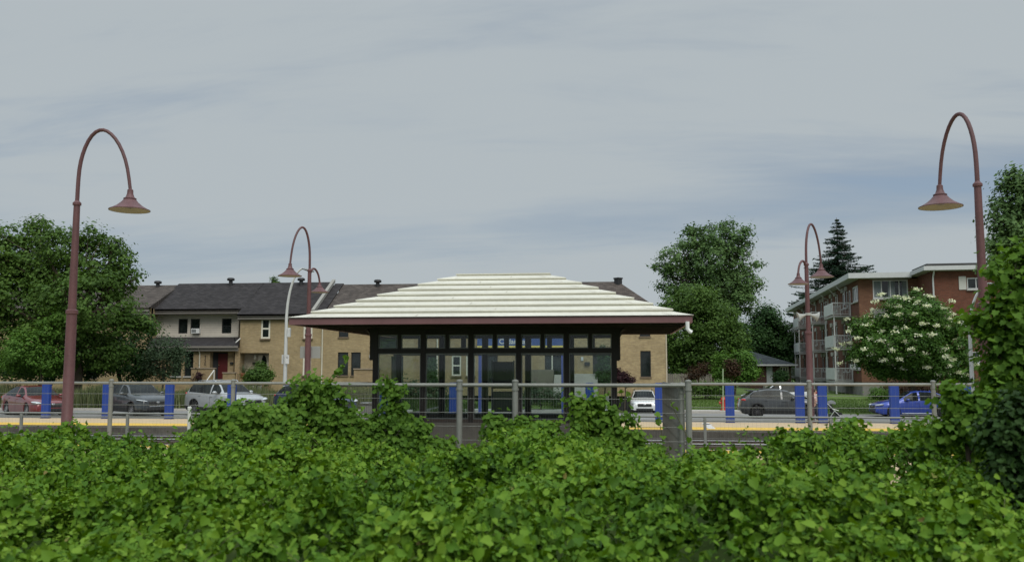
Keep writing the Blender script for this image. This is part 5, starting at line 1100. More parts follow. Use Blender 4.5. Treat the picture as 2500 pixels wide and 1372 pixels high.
# stroller
stx = q.x + .42; strl = empty('stroller', (stx, PYW, -.47), 0, 'black pushchair with a pale frame and hood, pushed by the woman', 'stroller')
fr = mat('stroller_frame', (.50, .53, .50), .35, .5); blk = mat('stroller_fabric', (.014, .016, .018), .85)
for s in (1, -1):
    b = MB(); b.tube([(-.06, s * .24, 1.03), (.10, s * .24, 1.02), (.22, s * .25, .92), (.78, s * .22, .34), (.98, s * .19, .20)], .022, 8); b.build('frame_tube', fr, strl, smooth=True)
    b = MB(); b.tube([(.52, s * .24, .60), (.36, s * .25, .38), (.26, s * .26, .16)], .02, 8); b.build('frame_tube', fr, strl, smooth=True)
    b = MB(); b.tube([(.42, s * .24, .70), (.72, s * .24, .62)], .016, 8); b.build('armrest', fr, strl, smooth=True)
    for x, r in ((.26, .15), (1.0, .11)):
        w_ = MB(); w_.lathe([(r * .7, -.022), (r, -.02), (r, .02), (r * .7, .022)], (x, s * .27 if x < .5 else s * .17, r), 20, 'y'); wo = w_.build('wheel', tyrem, strl, smooth=True)
        w_ = MB(); w_.lathe([(.001, 0), (.03, -.01), (.03, .01), (.001, .012)], (x, s * .27 if x < .5 else s * .17, r), 10, 'y')
        for k in range(6): a = math.pi * k / 3; w_.box(x - .006, x + .006, (s * .27 if x < .5 else s * .17) - .006, (s * .27 if x < .5 else s * .17) + .006, r, r + r * .7); w_.v[-8:] = [(x + (v[0] - x) * math.cos(a) - (v[2] - r) * math.sin(a), v[1], r + (v[0] - x) * math.sin(a) + (v[2] - r) * math.cos(a)) for v in w_.v[-8:]]
        w_.build('wheel_hub', rimm, wo)
b = MB(); b.tube([(-.06, -.24, 1.03), (-.06, .24, 1.03)], .022, 8); b.build('handle', blk, strl, smooth=True)
b = MB(); b.prism([(.28, .95), (.36, .98), (.56, .58), (.86, .52), (.92, .42), (.86, .40), (.50, .46), (.42, .52)], -.21, .21); b.build('seat', blk, strl)
b = MB(); b.prism([(.30, .28), (.78, .26), (.80, .42), (.30, .44)], -.19, .19); b.build('basket', blk, strl)
b = MB(); pts = []; n = 9
for i in range(n):
    a = R(175 - 135 * i / (n - 1)); cx, cz, r = .42, .86, .27
    for j in range(9): w_ = math.pi * (j / 8 - .5); pts.append((cx + r * math.cos(a) * (.75 + .25 * math.cos(w_)), .23 * math.sin(w_) / 1.0, cz + r * math.sin(a) * (.35 + .65 * math.cos(w_))))
b.add(pts, [(i * 9 + j, i * 9 + j + 1, (i + 1) * 9 + j + 1, (i + 1) * 9 + j) for i in range(n - 1) for j in range(8)]); b.build('canopy', mat('canopy_grey', (.13, .14, .14), .8, var=.3, scale=5), strl, smooth=True)
# ------------------------------------------------------------------ vegetation
bark = mat('bark', (.075, .058, .042), .95, var=.35, scale=4, bump=.4); barkg = mat('bark_grey', (.11, .10, .085), .95, var=.3, scale=4, bump=.4)
LM = {
 'deep':  leafmat('leaf_deep', [(0.020, 0.048, 0.016), (0.036, 0.085, 0.024), (0.062, 0.130, 0.036)], .28, patch=.45, pscale=.35),
 'mid':   leafmat('leaf_mid', [(0.038, 0.075, 0.018), (0.067, 0.132, 0.025), (0.116, 0.200, 0.040)], .3, patch=.45, pscale=.4),
 'bright': leafmat('leaf_bright', [(0.051, 0.113, 0.021), (0.086, 0.184, 0.030), (0.138, 0.253, 0.046)], .34, patch=.4, pscale=.5),
 'grey':  leafmat('leaf_grey', [(.034, .060, .032), (.055, .092, .046), (.085, .13, .066)], .25, patch=.4),
 'elm':   leafmat('leaf_elm', [(0.053, 0.100, 0.037), (0.092, 0.167, 0.055), (0.151, 0.246, 0.077)], .28, patch=.5, pscale=.25),
 'spruce': leafmat('leaf_spruce', [(0.015, 0.036, 0.022), (0.028, 0.058, 0.035), (0.050, 0.090, 0.048)], .1, patch=.4),
 'lilac': leafmat('leaf_lilac', [(.028, .070, .012), (.052, .122, .018), (.088, .175, .028)], .22, patch=.4),
 'purple': leafmat('leaf_purple', [(0.017, 0.007, 0.011), (0.034, 0.013, 0.017), (0.056, 0.024, 0.024)], .25),
 'rust':  leafmat('leaf_rust', [(0.032, 0.021, 0.013), (0.056, 0.032, 0.017), (0.077, 0.045, 0.025)], .25),
 'vine':  leafmat('leaf_vine', [(0.023, 0.064, 0.008), (0.064, 0.148, 0.013), (0.122, 0.230, 0.021), (0.202, 0.314, 0.038)], .22, .6, .14, patch=.42, pscale=.5),
 'shade': leafmat('leaf_painted_shade', [(.016, .040, .011), (.030, .068, .016), (.050, .10, .024)], .25, patch=.4),  # under-canopy shade put into the leaf colour of the right corner foliage
 'maple': leafmat('leaf_maple', [(0.051, 0.115, 0.016), (0.092, 0.190, 0.023), (0.149, 0.265, 0.034)], .38, .6, .15, patch=.35),
}
def crown_points(blobs, n, rng, clump=.55, per=46, hollow=.55, flat=.75, rag=.16):
    """leaf positions in clumps through a set of ellipsoids: blobs = [(centre, (rx, ry, rz))]"""
    vol = np.array([b[1][0] * b[1][1] * b[1][2] for b in blobs]) ** .72; share = vol / vol.sum(); C = []; N = []
    for (c, r), s in zip(blobs, share):
        k = max(3, int(n * s / per)); d = rng.normal(size=(k, 3)); d /= np.linalg.norm(d, axis=1, keepdims=True)
        rad = hollow + (1 - hollow) * rng.random(k) ** .6; rad *= rng.uniform(1 - rag, 1 + rag * .8, k)
        cc = np.array(c) + d * rad[:, None] * np.array(r)
        cl = clump * rng.uniform(.55, 1.35, k)
        g = rng.normal(size=(k, per, 3)) * .48; g[..., 2] *= flat; P = cc[:, None, :] + g * cl[:, None, None]
        nn = g * .9 + d[:, None, :] * .6 + rng.normal(size=g.shape) * .45; nn[..., 2] += .75
        C.append(P.reshape(-1, 3)); N.append(nn.reshape(-1, 3))
    return np.concatenate(C), np.concatenate(N)
def limb(mb, a, b, r0, r1, rng, wob=.06, n=6):
    a = np.array(a); b = np.array(b); L = np.linalg.norm(b - a); pts = []
    off = rng.normal(size=3) * L * wob; off2 = rng.normal(size=3) * L * wob * .5
    for i in range(n + 1):
        t = i / n; pts.append(a * (1 - t) + b * t + off * math.sin(math.pi * t) + off2 * math.sin(2 * math.pi * t) + np.array([0, 0, L * .10 * math.sin(math.pi * t)]))
    mb.tube([tuple(p) for p in pts], [r0 * (1 - i / n) + r1 * i / n for i in range(n + 1)], 7); return pts
def tree(name, label, cat, base_px, Y, blobs_px, n, leaf, size, seed, trunk_r=.2, group=None, barkm=None, clump=.6, fork=.35, gz=None, hollow=.5, flat=.75, limbs=True, per=46, shape=None, droop=.2, depth=1.0):
    """blobs_px: (px, py, half width px, half height px[, depth offset m]) at the tree's own distance Y"""
    rng = np.random.default_rng(seed); bx = at(base_px, 900, Y).x; g = ground_z(bx, Y).item() if gz is None else gz
    T = empty(name, (bx, Y, g), 0, label, cat, group); O = np.array([bx, Y, g]); bl = []
    for q in blobs_px:
        dy = q[4] if len(q) > 4 else float(rng.uniform(-.5, .5)) * q[2] * Y / FPX * .9
        c = at(q[0], q[1], Y + dy); D = math.hypot(c.y, c.x); s = D / FPX * (c.y / D if D else 1) * 1.0
        bl.append(((np.array(c) - O), (q[2] * s, q[2] * s * depth, q[3] * s)))
    C, N = crown_points(bl, n, rng, clump, per, hollow, flat); S = size * rng.uniform(.65, 1.3, len(C)); ok = C[:, 2] > .05; C, N, S = C[ok], N[ok], S[ok]
    tv, tf = shape or (QUAD_V, QUAD_F)
    leaf_object('crown', C, N, S, tv, tf, LM[leaf], T, rng, droop)
    b = MB(); zmin = min(c[2] - r[2] for c, r in bl); top = max(c[2] for c, r in bl); cx = float(np.mean([c[0] for c, r in bl]))
    zf = max(.25, zmin + (top - zmin) * fork) if limbs else max(.2, zmin + .3)
    tp = limb(b, (0, 0, -.1), (cx * .3, 0, zf), trunk_r, trunk_r * .6, rng, .02)
    if limbs:
        for c, r in bl:
            e = limb(b, tp[-1 - int(rng.integers(0, 3))], c, trunk_r * .42, trunk_r * .06, rng, .07)
            for _ in range(3):
                d = rng.normal(size=3); d /= np.linalg.norm(d); limb(b, e[int(rng.integers(2, 6))], np.array(c) + d * np.array(r) * .85, trunk_r * .14, trunk_r * .03, rng, .08, 4)
    b.build('trunk', barkm or bark, T, smooth=True); return T
# --- left
tree('broadleaf_tree', 'big dark green spreading tree at the left before the townhouses', 'tree', 185, 52, [(100, 640, 105, 85), (235, 640, 80, 85), (60, 740, 120, 95), (215, 740, 130, 95), (285, 690, 48, 55), (318, 790, 48, 40), (150, 840, 125, 65), (15, 640, 70, 85), (100, 562, 55, 34), (225, 580, 45, 34), (60, 865, 90, 50), (255, 855, 80, 55), (300, 640, 32, 22), (325, 668, 30, 18), (360, 792, 24, 22), (120, 690, 90, 70), (-50, 750, 100, 150), (150, 600, 60, 50), (345, 800, 28, 30), (20, 575, 50, 30), (265, 600, 30, 30)], 52000, 'mid', .23, 21, .30, clump=.66, hollow=.45, per=70)
tree('young_tree', 'lighter green young tree under the big tree, left of the lamp post', 'tree', 95, 49.5, [(120, 800, 38, 36), (140, 770, 24, 22), (70, 850, 60, 45), (110, 880, 55, 40), (40, 880, 40, 35)], 9000, 'bright', .17, 22, .08, clump=.45)
tree('small_tree', 'small thin grey green tree before the lower windows of the clapboard house', 'tree', 398, 57, [(395, 862, 42, 26), (430, 880, 34, 30), (370, 890, 34, 28), (440, 850, 26, 18), (400, 835, 26, 12), (410, 910, 36, 18)], 5200, 'grey', .15, 23, .07, barkm=barkg, clump=.6, hollow=.2, per=26)
tree('broadleaf_tree', 'dark leafy tree filling the gap under the big tree before the left house', 'tree', 300, 57.5, [(270, 860, 70, 50), (335, 850, 42, 55), (330, 905, 45, 25), (220, 890, 60, 35), (110, 900, 90, 30), (355, 800, 26, 26), (20, 890, 60, 40)], 16000, 'deep', .2, 24, .15, clump=.6)
tree('fir_tree', 'tip of a green tree just showing over the townhouse ridge', 'tree', 670, 92, [(670, 683, 5, 7, 0), (670, 692, 9, 8, 0), (668, 705, 12, 12, 0)], 1400, 'mid', .22, 25, .1, clump=.3, limbs=False)
tree('round_bush', 'round glossy green bush before the oval glass door', 'bush', 630, 61, [(632, 915, 30, 18, 0), (615, 922, 22, 14, 0), (648, 920, 20, 16, 0), (640, 893, 12, 12, .5)], 6000, 'mid', .14, 26, .06, clump=.3, hollow=.7, limbs=False)
tree('purple_shrub', 'small dark purple shrub by the brick porch wall of the red door', 'bush', 483, 61.3, [(484, 918, 16, 14, 0), (494, 910, 8, 10, 0)], 1300, 'purple', .12, 27, .04, clump=.22, limbs=False)
# --- behind the shelter
tree('columnar_evergreen', 'tall narrow evergreen by the door of the end townhouse', 'tree', 1474, 61.5, [(1474, 905, 17, 34, 0), (1474, 875, 11, 22, 0), (1474, 855, 6, 12, 0)], 6000, 'deep', .14, 28, .07, clump=.25, hollow=.6, limbs=False)
tree('evergreen_shrub', 'dark conical shrub beside the downspout, seen through the shelter glass', 'bush', 1056, 60.5, [(1055, 915, 13, 28, 0), (1055, 890, 8, 16, 0)], 3000, 'deep', .13, 29, .06, clump=.25, limbs=False)
tree('purple_shrub', 'purple leaved shrub against the wall right of the shelter', 'bush', 1523, 61.0, [(1518, 922, 16, 12, 0), (1536, 928, 10, 8, 0), (1508, 908, 8, 12, 0)], 2600, 'purple', .13, 30, .05, clump=.28, limbs=False)
tree('leafy_shrub', 'loose green garden shrub seen low through the shelter glass', 'bush', 985, 57, [(970, 945, 30, 22, 0), (1010, 950, 28, 20, 0), (1060, 955, 36, 22, 0), (930, 950, 20, 18, 0)], 5000, 'grey', .15, 31, .05, clump=.4, limbs=False)
tree('leafy_shrub', 'green garden shrub before the front steps, seen through the right panes', 'bush', 1320, 57.4, [(1310, 960, 34, 24, 0), (1350, 970, 22, 16, 0), (1290, 975, 22, 16, 0)], 3600, 'grey', .14, 32, .05, clump=.35, limbs=False)
# --- right of the shelter
tree('elm_tree', 'very tall rounded elm rising against the sky right of the shelter', 'tree', 1735, 90, [(1742, 585, 62, 40), (1800, 585, 40, 38), (1700, 600, 40, 45), (1650, 640, 44, 36), (1625, 662, 26, 22), (1742, 640, 78, 55), (1690, 690, 66, 42), (1790, 650, 46, 58), (1815, 690, 34, 40), (1760, 705, 70, 45), (1680, 560, 14, 14), (1820, 560, 18, 16), (1830, 720, 22, 22), (1720, 740, 80, 40), (1795, 740, 45, 36), (1640, 700, 34, 26), (1600, 655, 12, 10), (1665, 600, 18, 16), (1845, 640, 14, 20), (1850, 690, 14, 12), (1770, 548, 22, 10)], 27000, 'elm', .29, 33, .42, clump=.75, hollow=.35, fork=.1, per=50)
tree('maple_tree', 'bright mid green tree below the tall elm, behind the end townhouse', 'tree', 1690, 78, [(1700, 735, 55, 38), (1655, 765, 44, 45), (1735, 785, 62, 45), (1665, 825, 58, 60), (1745, 840, 66, 62), (1790, 835, 32, 50), (1700, 880, 75, 42), (1640, 860, 34, 52), (1750, 890, 40, 30), (1770, 770, 24, 30)], 42000, 'mid', .24, 34, .25, clump=.7, hollow=.5)
tree('broadleaf_tree', 'dark blue green tree in the gap before the brick flats', 'tree', 1868, 104, [(1868, 790, 40, 40), (1835, 830, 42, 46), (1895, 835, 34, 50), (1860, 855, 60, 44), (1915, 860, 22, 40), (1880, 765, 18, 16), (1910, 800, 16, 16), (1925, 845, 30, 30)], 26000, 'deep', .30, 35, .25, clump=.85)
tree('leafy_shrub', 'bright green bush with drooping fronds left of the bungalow', 'bush', 1792, 72, [(1775, 880, 26, 16), (1815, 878, 26, 18), (1800, 905, 42, 26), (1765, 910, 24, 22), (1830, 905, 22, 26), (1790, 865, 12, 8)], 9500, 'bright', .19, 36, .08, clump=.5)
tree('rusty_shrub', 'reddish brown shrub among the bushes beside the bungalow', 'bush', 1785, 70.5, [(1785, 893, 16, 16, 0), (1792, 910, 14, 12, 0)], 1500, 'rust', .16, 37, .04, clump=.35, limbs=False)
tree('rusty_shrub', 'sparse dark reddish shrub rising before the board fence', 'bush', 1705, 73, [(1700, 908, 24, 14, 0), (1720, 900, 18, 18, 0), (1690, 920, 20, 10, 0)], 1800, 'rust', .14, 38, .05, clump=.45, hollow=.2, per=20)
tree('leafy_shrub', 'low green bushes spreading at the foot of the board fence', 'bush', 1720, 66.5, [(1710, 945, 26, 12, 0), (1740, 950, 26, 14, 0), (1765, 945, 20, 14, 0), (1690, 952, 16, 10, 0)], 5200, 'mid', .15, 39, .05, clump=.35, limbs=False)
tree('leafy_shrub', 'small light green bush at the corner of the brick flats', 'bush', 2155, 67, [(2158, 958, 26, 16, 0), (2140, 968, 18, 12, 0), (2175, 966, 18, 12, 0)], 3600, 'bright', .14, 40, .05, clump=.35, limbs=False)
tree('rusty_shrub', 'dark reddish hedge along the wall under the flowering tree', 'hedge', 2250, 64.5, [(2200, 945, 40, 14, 0), (2270, 950, 50, 16, 0), (2340, 945, 46, 20, 0)], 6000, 'rust', .15, 41, .05, clump=.4, limbs=False)
tree('leafy_shrub', 'small dark bush beside the white door of the bungalow', 'bush', 1908, 90, [(1908, 918, 16, 16, 0), (1895, 925, 10, 10, 0)], 1600, 'deep', .2, 42, .05, clump=.4, limbs=False)
tree('leafy_tree', 'green garden trees between the bungalow and the flats', 'tree', 1948, 118, [(1945, 860, 20, 40, 0), (1925, 885, 16, 26, 0), (1950, 900, 20, 30, 0)], 7000, 'mid', .3, 43, .15, clump=.8)
# flowering tree
ft = tree('flowering_tree', 'rounded dark green tree covered in cream blossom before the flats', 'tree', 2225, 58, [(2225, 775, 70, 42), (2255, 745, 34, 22), (2190, 745, 26, 18), (2140, 800, 50, 30), (2105, 800, 28, 22), (2290, 800, 52, 40), (2200, 845, 95, 50), (2325, 845, 40, 44), (2120, 865, 42, 30), (2250, 895, 100, 32), (2340, 895, 34, 34), (2095, 872, 18, 14), (2280, 765, 26, 22), (2165, 895, 50, 28), (2235, 725, 16, 10)], 60000, 'lilac', .17, 44, .16, clump=.45, hollow=.62)
rng = np.random.default_rng(45); fb = []
O = np.array(ft.location); crn = [c for c in ft.children if c.name.startswith('crown')][0]; co = np.empty(len(crn.data.vertices) * 3, np.float32); crn.data.vertices.foreach_get('co', co); co = co.reshape(-1, 4, 3)[:, 2]
ctr = co.mean(0); out_ = (co - ctr) / np.array([3.9, 3.0, 2.8]); rad = np.linalg.norm(out_, axis=1); dirw = out_[:, 2] * .55 - out_[:, 1] * .55 + .25 * np.abs(out_[:, 0])
cand = np.where((rad > .62) & (dirw > -.05))[0]; rng.shuffle(cand); pick = []
for i in cand:
    if all(np.sum((co[i] - co[j]) ** 2) > .5 for j in pick[-400:]) and (rng.random() < .22 + .7 * (out_[i, 2] > .2)): pick.append(i)
    if len(pick) >= 140: break
C = []; N = []
for i in pick:
    k = int(rng.integers(24, 52)); p = rng.normal(size=(k, 3)) * np.array([.115, .115, .055]); dn = out_[i] / (np.linalg.norm(out_[i]) + 1e-6); C.append(co[i] + dn * .12 + p); N.append(rng.normal(size=(k, 3)) + dn)
leaf_object('blossom', np.concatenate(C), np.concatenate(N), rng.uniform(.09, .16, sum(len(c) for c in C)), QUAD_V, QUAD_F, leafmat('blossom_cream', [(.58, .62, .34), (.76, .79, .54), (.84, .86, .68)], .25), ft, rng)
# spruce behind the flats
def spruce(label, px, Y, top_py, half_px, base_py, seed, n=22000):
    rng = np.random.default_rng(seed); b0 = at(px, 900, Y); g = .2; zt = at(px, top_py, Y).z - g; s = math.hypot(b0.x, Y) / FPX; half = half_px * s; zref = at(px, base_py, Y).z - g
    T = empty('spruce_tree', (b0.x, Y, g), 0, label, 'tree'); C = []; N = []; tb = MB(); tb.tube([(0, 0, -.1), (0, 0, zt * .6), (0, 0, zt)], [.35, .2, .02], 8)
    slope = half / (zt - zref); z = zt - .3
    while z > zt * .28:
        R_ = slope * (zt - z) * rng.uniform(.82, 1.1) + .15; kb = max(5, int(5 + R_ * 2.0))
        for a in rng.uniform(0, 2 * math.pi, kb):
            L_ = R_ * rng.uniform(.7, 1.12); m_ = max(14, int(L_ * 30)); t = rng.random(m_) ** .8
            drop = -.22 * L_ * t + .16 * L_ * t ** 3; w = .10 + .22 * L_ * (1 - t) * .5
            sd = rng.normal(size=m_) * w; x = math.cos(a) * t * L_ - math.sin(a) * sd; y = math.sin(a) * t * L_ + math.cos(a) * sd
            C.append(np.stack([x, y, z + drop - np.abs(sd) * .35 - rng.random(m_) * .28 * (1 - t * .6)], 1)); nn = rng.normal(size=(m_, 3)) * .5; nn[:, 2] += .8; N.append(nn)
            tb.tube([(0, 0, z), (math.cos(a) * L_ * .9, math.sin(a) * L_ * .9, z - .08 * L_)], [.05, .01], 4, cap=False)
        z -= rng.uniform(.42, .62)
    C = np.concatenate(C); N = np.concatenate(N); leaf_object('crown', C, N, rng.uniform(.28, .5, len(C)), np.array([(0, 0, 0), (.14, .5, .02), (0, 1, -.08), (-.14, .5, .02)]), QUAD_F, LM['spruce'], T, rng, .7); tb.build('trunk', bark, T)
spruce('tall pointed dark spruce rising behind the brick flats', 2055, 132, 531, 92, 690, 46)
# --- right edge
tree('broadleaf_tree', 'tall grey green tree behind the right lamp post at the picture edge', 'tree', 2560, 46, [(2480, 480, 42, 46), (2450, 545, 32, 36), (2500, 560, 60, 55), (2465, 625, 46, 46), (2425, 600, 20, 24), (2540, 480, 60, 70), (2480, 435, 24, 24), (2560, 600, 90, 90), (2440, 660, 34, 30), (2430, 505, 18, 16), (2600, 720, 90, 90)], 30000, 'elm', .20, 47, .3, clump=.5, hollow=.5)
def sapling(label, base_px, Y, blobs, n, size, seed, leaf='maple', gz=.25, clump=.28, name='maple_sapling', per=22, tr=.035): return tree(name, label, 'sapling', base_px, Y, blobs, n, leaf, size, seed, tr, gz=gz, clump=clump, per=per, hollow=.3, flat=.8, shape=(LOBED_V, LOBED_F), droop=.9)
sapling('large leaved maple sapling crowding the right edge of the picture', 2500, 11.5, [(2490, 690, 30, 40), (2470, 750, 34, 34), (2520, 800, 56, 70), (2436, 735, 18, 14), (2465, 840, 44, 40), (2505, 900, 60, 60), (2440, 905, 28, 30), (2560, 700, 60, 90), (2540, 960, 80, 80), (2482, 630, 16, 22), (2450, 795, 30, 16), (2375, 790, 14, 5), (2405, 780, 20, 9), (2430, 660, 14, 9), (2425, 840, 16, 14), (2455, 965, 34, 30), (2500, 610, 12, 10)], 9500, .082, 48, clump=.22, per=22)
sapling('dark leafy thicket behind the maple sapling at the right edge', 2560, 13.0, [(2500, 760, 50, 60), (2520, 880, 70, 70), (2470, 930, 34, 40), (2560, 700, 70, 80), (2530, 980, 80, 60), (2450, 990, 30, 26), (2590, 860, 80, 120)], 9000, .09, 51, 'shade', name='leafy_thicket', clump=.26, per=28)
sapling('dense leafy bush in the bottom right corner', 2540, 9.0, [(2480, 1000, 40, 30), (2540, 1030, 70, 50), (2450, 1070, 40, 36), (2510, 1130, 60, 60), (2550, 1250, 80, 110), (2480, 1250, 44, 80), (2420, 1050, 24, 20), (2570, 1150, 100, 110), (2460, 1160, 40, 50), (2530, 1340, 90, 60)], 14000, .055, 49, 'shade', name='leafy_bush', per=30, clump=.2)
sapling('bright leafy shoots rising before the tail of the blue sedan', 2350, 11.0, [(2322, 948, 12, 14), (2345, 975, 20, 18), (2362, 1010, 32, 24), (2330, 1035, 26, 18), (2385, 1045, 40, 28), (2295, 1060, 34, 16), (2410, 985, 28, 24), (2430, 1060, 36, 28), (2318, 985, 9, 10)], 2600, .08, 50, clump=.15, name='leafy_shoots')

# unseen tree, added out of view to darken the bottom right corner
rng = np.random.default_rng(80); T = empty('added_shade_tree', (8.3, 7.6, .25), 0, 'leafy tree added out of view to shade the bottom right corner', 'tree')
C, N = crown_points([((-.6, .3, 2.9), (1.9, 2.2, 1.5)), ((.6, -.6, 4.0), (2.2, 2.4, 1.6)), ((-.2, 1.8, 2.0), (1.7, 1.8, 1.2)), ((.6, -2.0, 2.8), (1.8, 1.8, 1.4)), ((-.3, .2, 1.3), (1.7, 2.2, .9))], 17000, rng, .42, 30, .4, .8)
leaf_object('crown', C, N, .15 * rng.uniform(.7, 1.3, len(C)), LOBED_V, LOBED_F, LM['mid'], T, rng, .5)
b = MB(); limb(b, (0, 0, -.1), (0, .2, 3.2), .14, .07, rng, .03)
for e_ in ((-.9, 1.2, 4.0), (.9, -.8, 4.6), (-.4, 1.9, 2.9), (.8, -1.8, 3.6)): limb(b, (0, .15, 2.2), e_, .06, .012, rng, .06)
b.build('trunk', bark, T, smooth=True)

# --- vines over the bank in the foreground
rng = np.random.default_rng(60)
BX = np.array([(-9.5, 8), (-7, 12.5)]); mounds = []
for _ in range(170):
    x = rng.uniform(-17, 12); y = rng.uniform(3.0, 15.5); mounds.append((x, y, rng.uniform(.35, 1.1), rng.uniform(-.42, .30)))
for _ in range(520):
    x = rng.uniform(-15, 11); y = rng.uniform(3.5, 15.5); mounds.append((x, y, rng.uniform(.14, .34), rng.uniform(-.12, .20)))
def vnoise(seed, cell):
    g_ = np.random.default_rng(seed).random((400, 400))
    def f(X, Y):
        a = (X + 40) / cell; b = (Y + 5) / cell; i = np.floor(a).astype(int); j = np.floor(b).astype(int); u = a - i; v = b - j; u = u * u * (3 - 2 * u); v = v * v * (3 - 2 * v); i %= 399; j %= 399
        return (g_[i, j] * (1 - u) + g_[i + 1, j] * u) * (1 - v) + (g_[i, j + 1] * (1 - u) + g_[i + 1, j + 1] * u) * v
    return f
pit1, pit2 = vnoise(1, .55), vnoise(2, .20)
_dr = np.random.default_rng(77); DC = .40; DOME = _dr.random((256, 256, 4))
def domes(X, Y):
    i = np.floor(np.asarray(X) / DC).astype(int); j = np.floor(np.asarray(Y) / DC).astype(int); best = np.zeros(np.broadcast(X, Y).shape)
    for a in (-1, 0, 1):
        for b in (-1, 0, 1):
            q = DOME[(i + a) % 256, (j + b) % 256]; cx = (i + a + .1 + .8 * q[..., 0]) * DC; cy = (j + b + .1 + .8 * q[..., 1]) * DC; r = .20 + .20 * q[..., 2]
            d = ((X - cx) ** 2 + (Y - cy) ** 2) / (r * r); best = np.maximum(best, np.sqrt(np.maximum(0, 1 - d)) * (.24 + .30 * q[..., 3]))
    return best
def back(X): return 15.3 - 1.8 * smooth(-1.5, 1.5, X)          # the far edge of the bank of vines
def vine_z(X, Y):
    z = .92 + .10 * np.sin(X * .55 + 1.0) * np.cos(Y * .5) + .022 * (Y - 9)
    z = z - .30 * smooth(-4.2, -3.4, X) * (1 - smooth(-2.2, -1.6, X)) * smooth(9.5, 13.5, Y) - .22 * smooth(-1.6, .6, X) * (1 - smooth(.9, 1.9, X)) * smooth(9.5, 13, Y) + .30 * smooth(1.2, 3.4, X) * smooth(9, 12.5, Y) - .13 * (1 - smooth(-5.5, -4.2, X)) * smooth(9, 14, Y)
    for x, y, r, h in mounds:
        h = h * (.45 if y > 11 else 1.0)
        d2 = ((X - x) ** 2 + (Y - y) ** 2) / (r * r); z = z + h * np.where(d2 < 9, np.exp(-np.minimum(d2, 9)), 0)
    z = z - .26 + domes(X, Y)
    e = back(X) - Y; return z * smooth(-.9, .5, e) + .25 * (1 - smooth(-.9, .5, e))
def vine_field(n, rng):
    Y = 3.2 + (16.2 - 3.2) * rng.random(n) ** .8; half = Y * .60 + 2.2; X = -Y * .11 + (rng.random(n) * 2 - 1) * half
    dm = domes(X, Y); ok = (Y < back(X) + .6) & ((dm > .14) | (rng.random(n) < .18)); X, Y = X[ok], Y[ok]; e = .05
    z = vine_z(X, Y); gx_ = (vine_z(X + e, Y) - z) / e; gy_ = (vine_z(X, Y + e) - z) / e
    n_ = np.stack([np.clip(-gx_, -2, 2), np.clip(-gy_, -2, 2), np.ones_like(z)], 1); n_ /= np.linalg.norm(n_, axis=1, keepdims=True); return X, Y, z, n_
X, Y, z, n_ = vine_field(310000, rng); k = len(X)
pit = np.clip((pit1(X, Y) * .62 + pit2(X, Y) * .38 - .50) / .24, 0, 1)
depth = -rng.random(k) ** 1.9 * .30 - pit * .35 + rng.normal(size=k) * .035
# leafy shoots standing clear of the mass
sp = rng.random(k) < .05; depth = np.where(sp, rng.random(k) * .16, depth)
C = np.stack([X, Y, z], 1) + n_ * depth[:, None]; N = n_ * .75 + rng.normal(size=(k, 3)) * .58; N[:, 2] += .2; N[:, 1] -= .25
S = np.clip(rng.lognormal(-2.93, .42, k), .024, .125) * np.where(sp, .8, 1)
# long shoots reaching out of the mass, with leaves down their length
stems = MB(); SC = []; SN = []; SS = []; m_ = 520
sx_ = rng.uniform(-11, 9, m_); sy_ = 4.5 + 10 * rng.random(m_) ** .8; sz_ = vine_z(sx_, sy_)
for x, y, z0 in zip(sx_, sy_, sz_):
    if abs(x + .11 * y) > .62 * y + 2 or y > back(np.array(x)) - .2: continue
    a = rng.uniform(0, 2 * math.pi); L_ = rng.uniform(.14, .42); out_ = rng.uniform(.3, 1.0); pts = []
    for t in np.linspace(0, 1, 5): pts.append((x + math.cos(a) * out_ * L_ * t, y + math.sin(a) * out_ * L_ * t, z0 - .06 + L_ * (t - .42 * t * t)))
    stems.tube(pts, [.004, .0035, .003, .0025, .0015], 4, cap=False)
    for q in range(int(4 + L_ * 14)):
        t = rng.uniform(.2, 1); i = min(3, int(t * 4)); f = t * 4 - i; SC.append(np.array(pts[i]) * (1 - f) + np.array(pts[i + 1]) * f + rng.normal(size=3) * .022); SN.append(rng.normal(size=3) * .5 + np.array([0, -.25, .8])); SS.append(rng.uniform(.035, .075) * (1.15 - .5 * t))
C = np.concatenate([C, np.array(SC)]); N = np.concatenate([N, np.array(SN)]); S = np.concatenate([S, np.array(SS)])
V_, lo_, st2, to_ = scatter(C, N, S, HEART_V, HEART_F, rng, .5)
vc = npmesh('vine_cover', V_, lo_, st2, to_, LM['vine']); tag(vc, kind='stuff'); stems.build('stem', mat('vine_stem', (.09, .10, .03), .7), vc)
d_ = rng.choice(k, 700, replace=False)
dl = leaf_object('withered_leaves', C[d_] + n_[d_] * .03, N[d_] + rng.normal(size=(700, 3)) * .5, rng.uniform(.035, .07, 700), HEART_V, HEART_F, leafmat('leaf_withered', [(.10, .075, .025), (.20, .17, .05), (.26, .27, .08)], .2), None, rng, 1.0); tag(dl, kind='stuff')
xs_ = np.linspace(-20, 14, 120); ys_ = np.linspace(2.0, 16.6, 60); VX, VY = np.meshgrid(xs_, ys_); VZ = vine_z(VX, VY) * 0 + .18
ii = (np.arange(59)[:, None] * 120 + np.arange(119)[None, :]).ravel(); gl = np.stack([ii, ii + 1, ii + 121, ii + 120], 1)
us = npmesh('vine_undergrowth', np.stack([VX.ravel(), VY.ravel(), VZ.ravel()], 1), gl.ravel(), np.arange(len(gl)) * 4, np.full(len(gl), 4), mat('undergrowth_soil', (.012, .016, .007), .95, var=.4, scale=5), smooth=True); tag(us, kind='stuff')
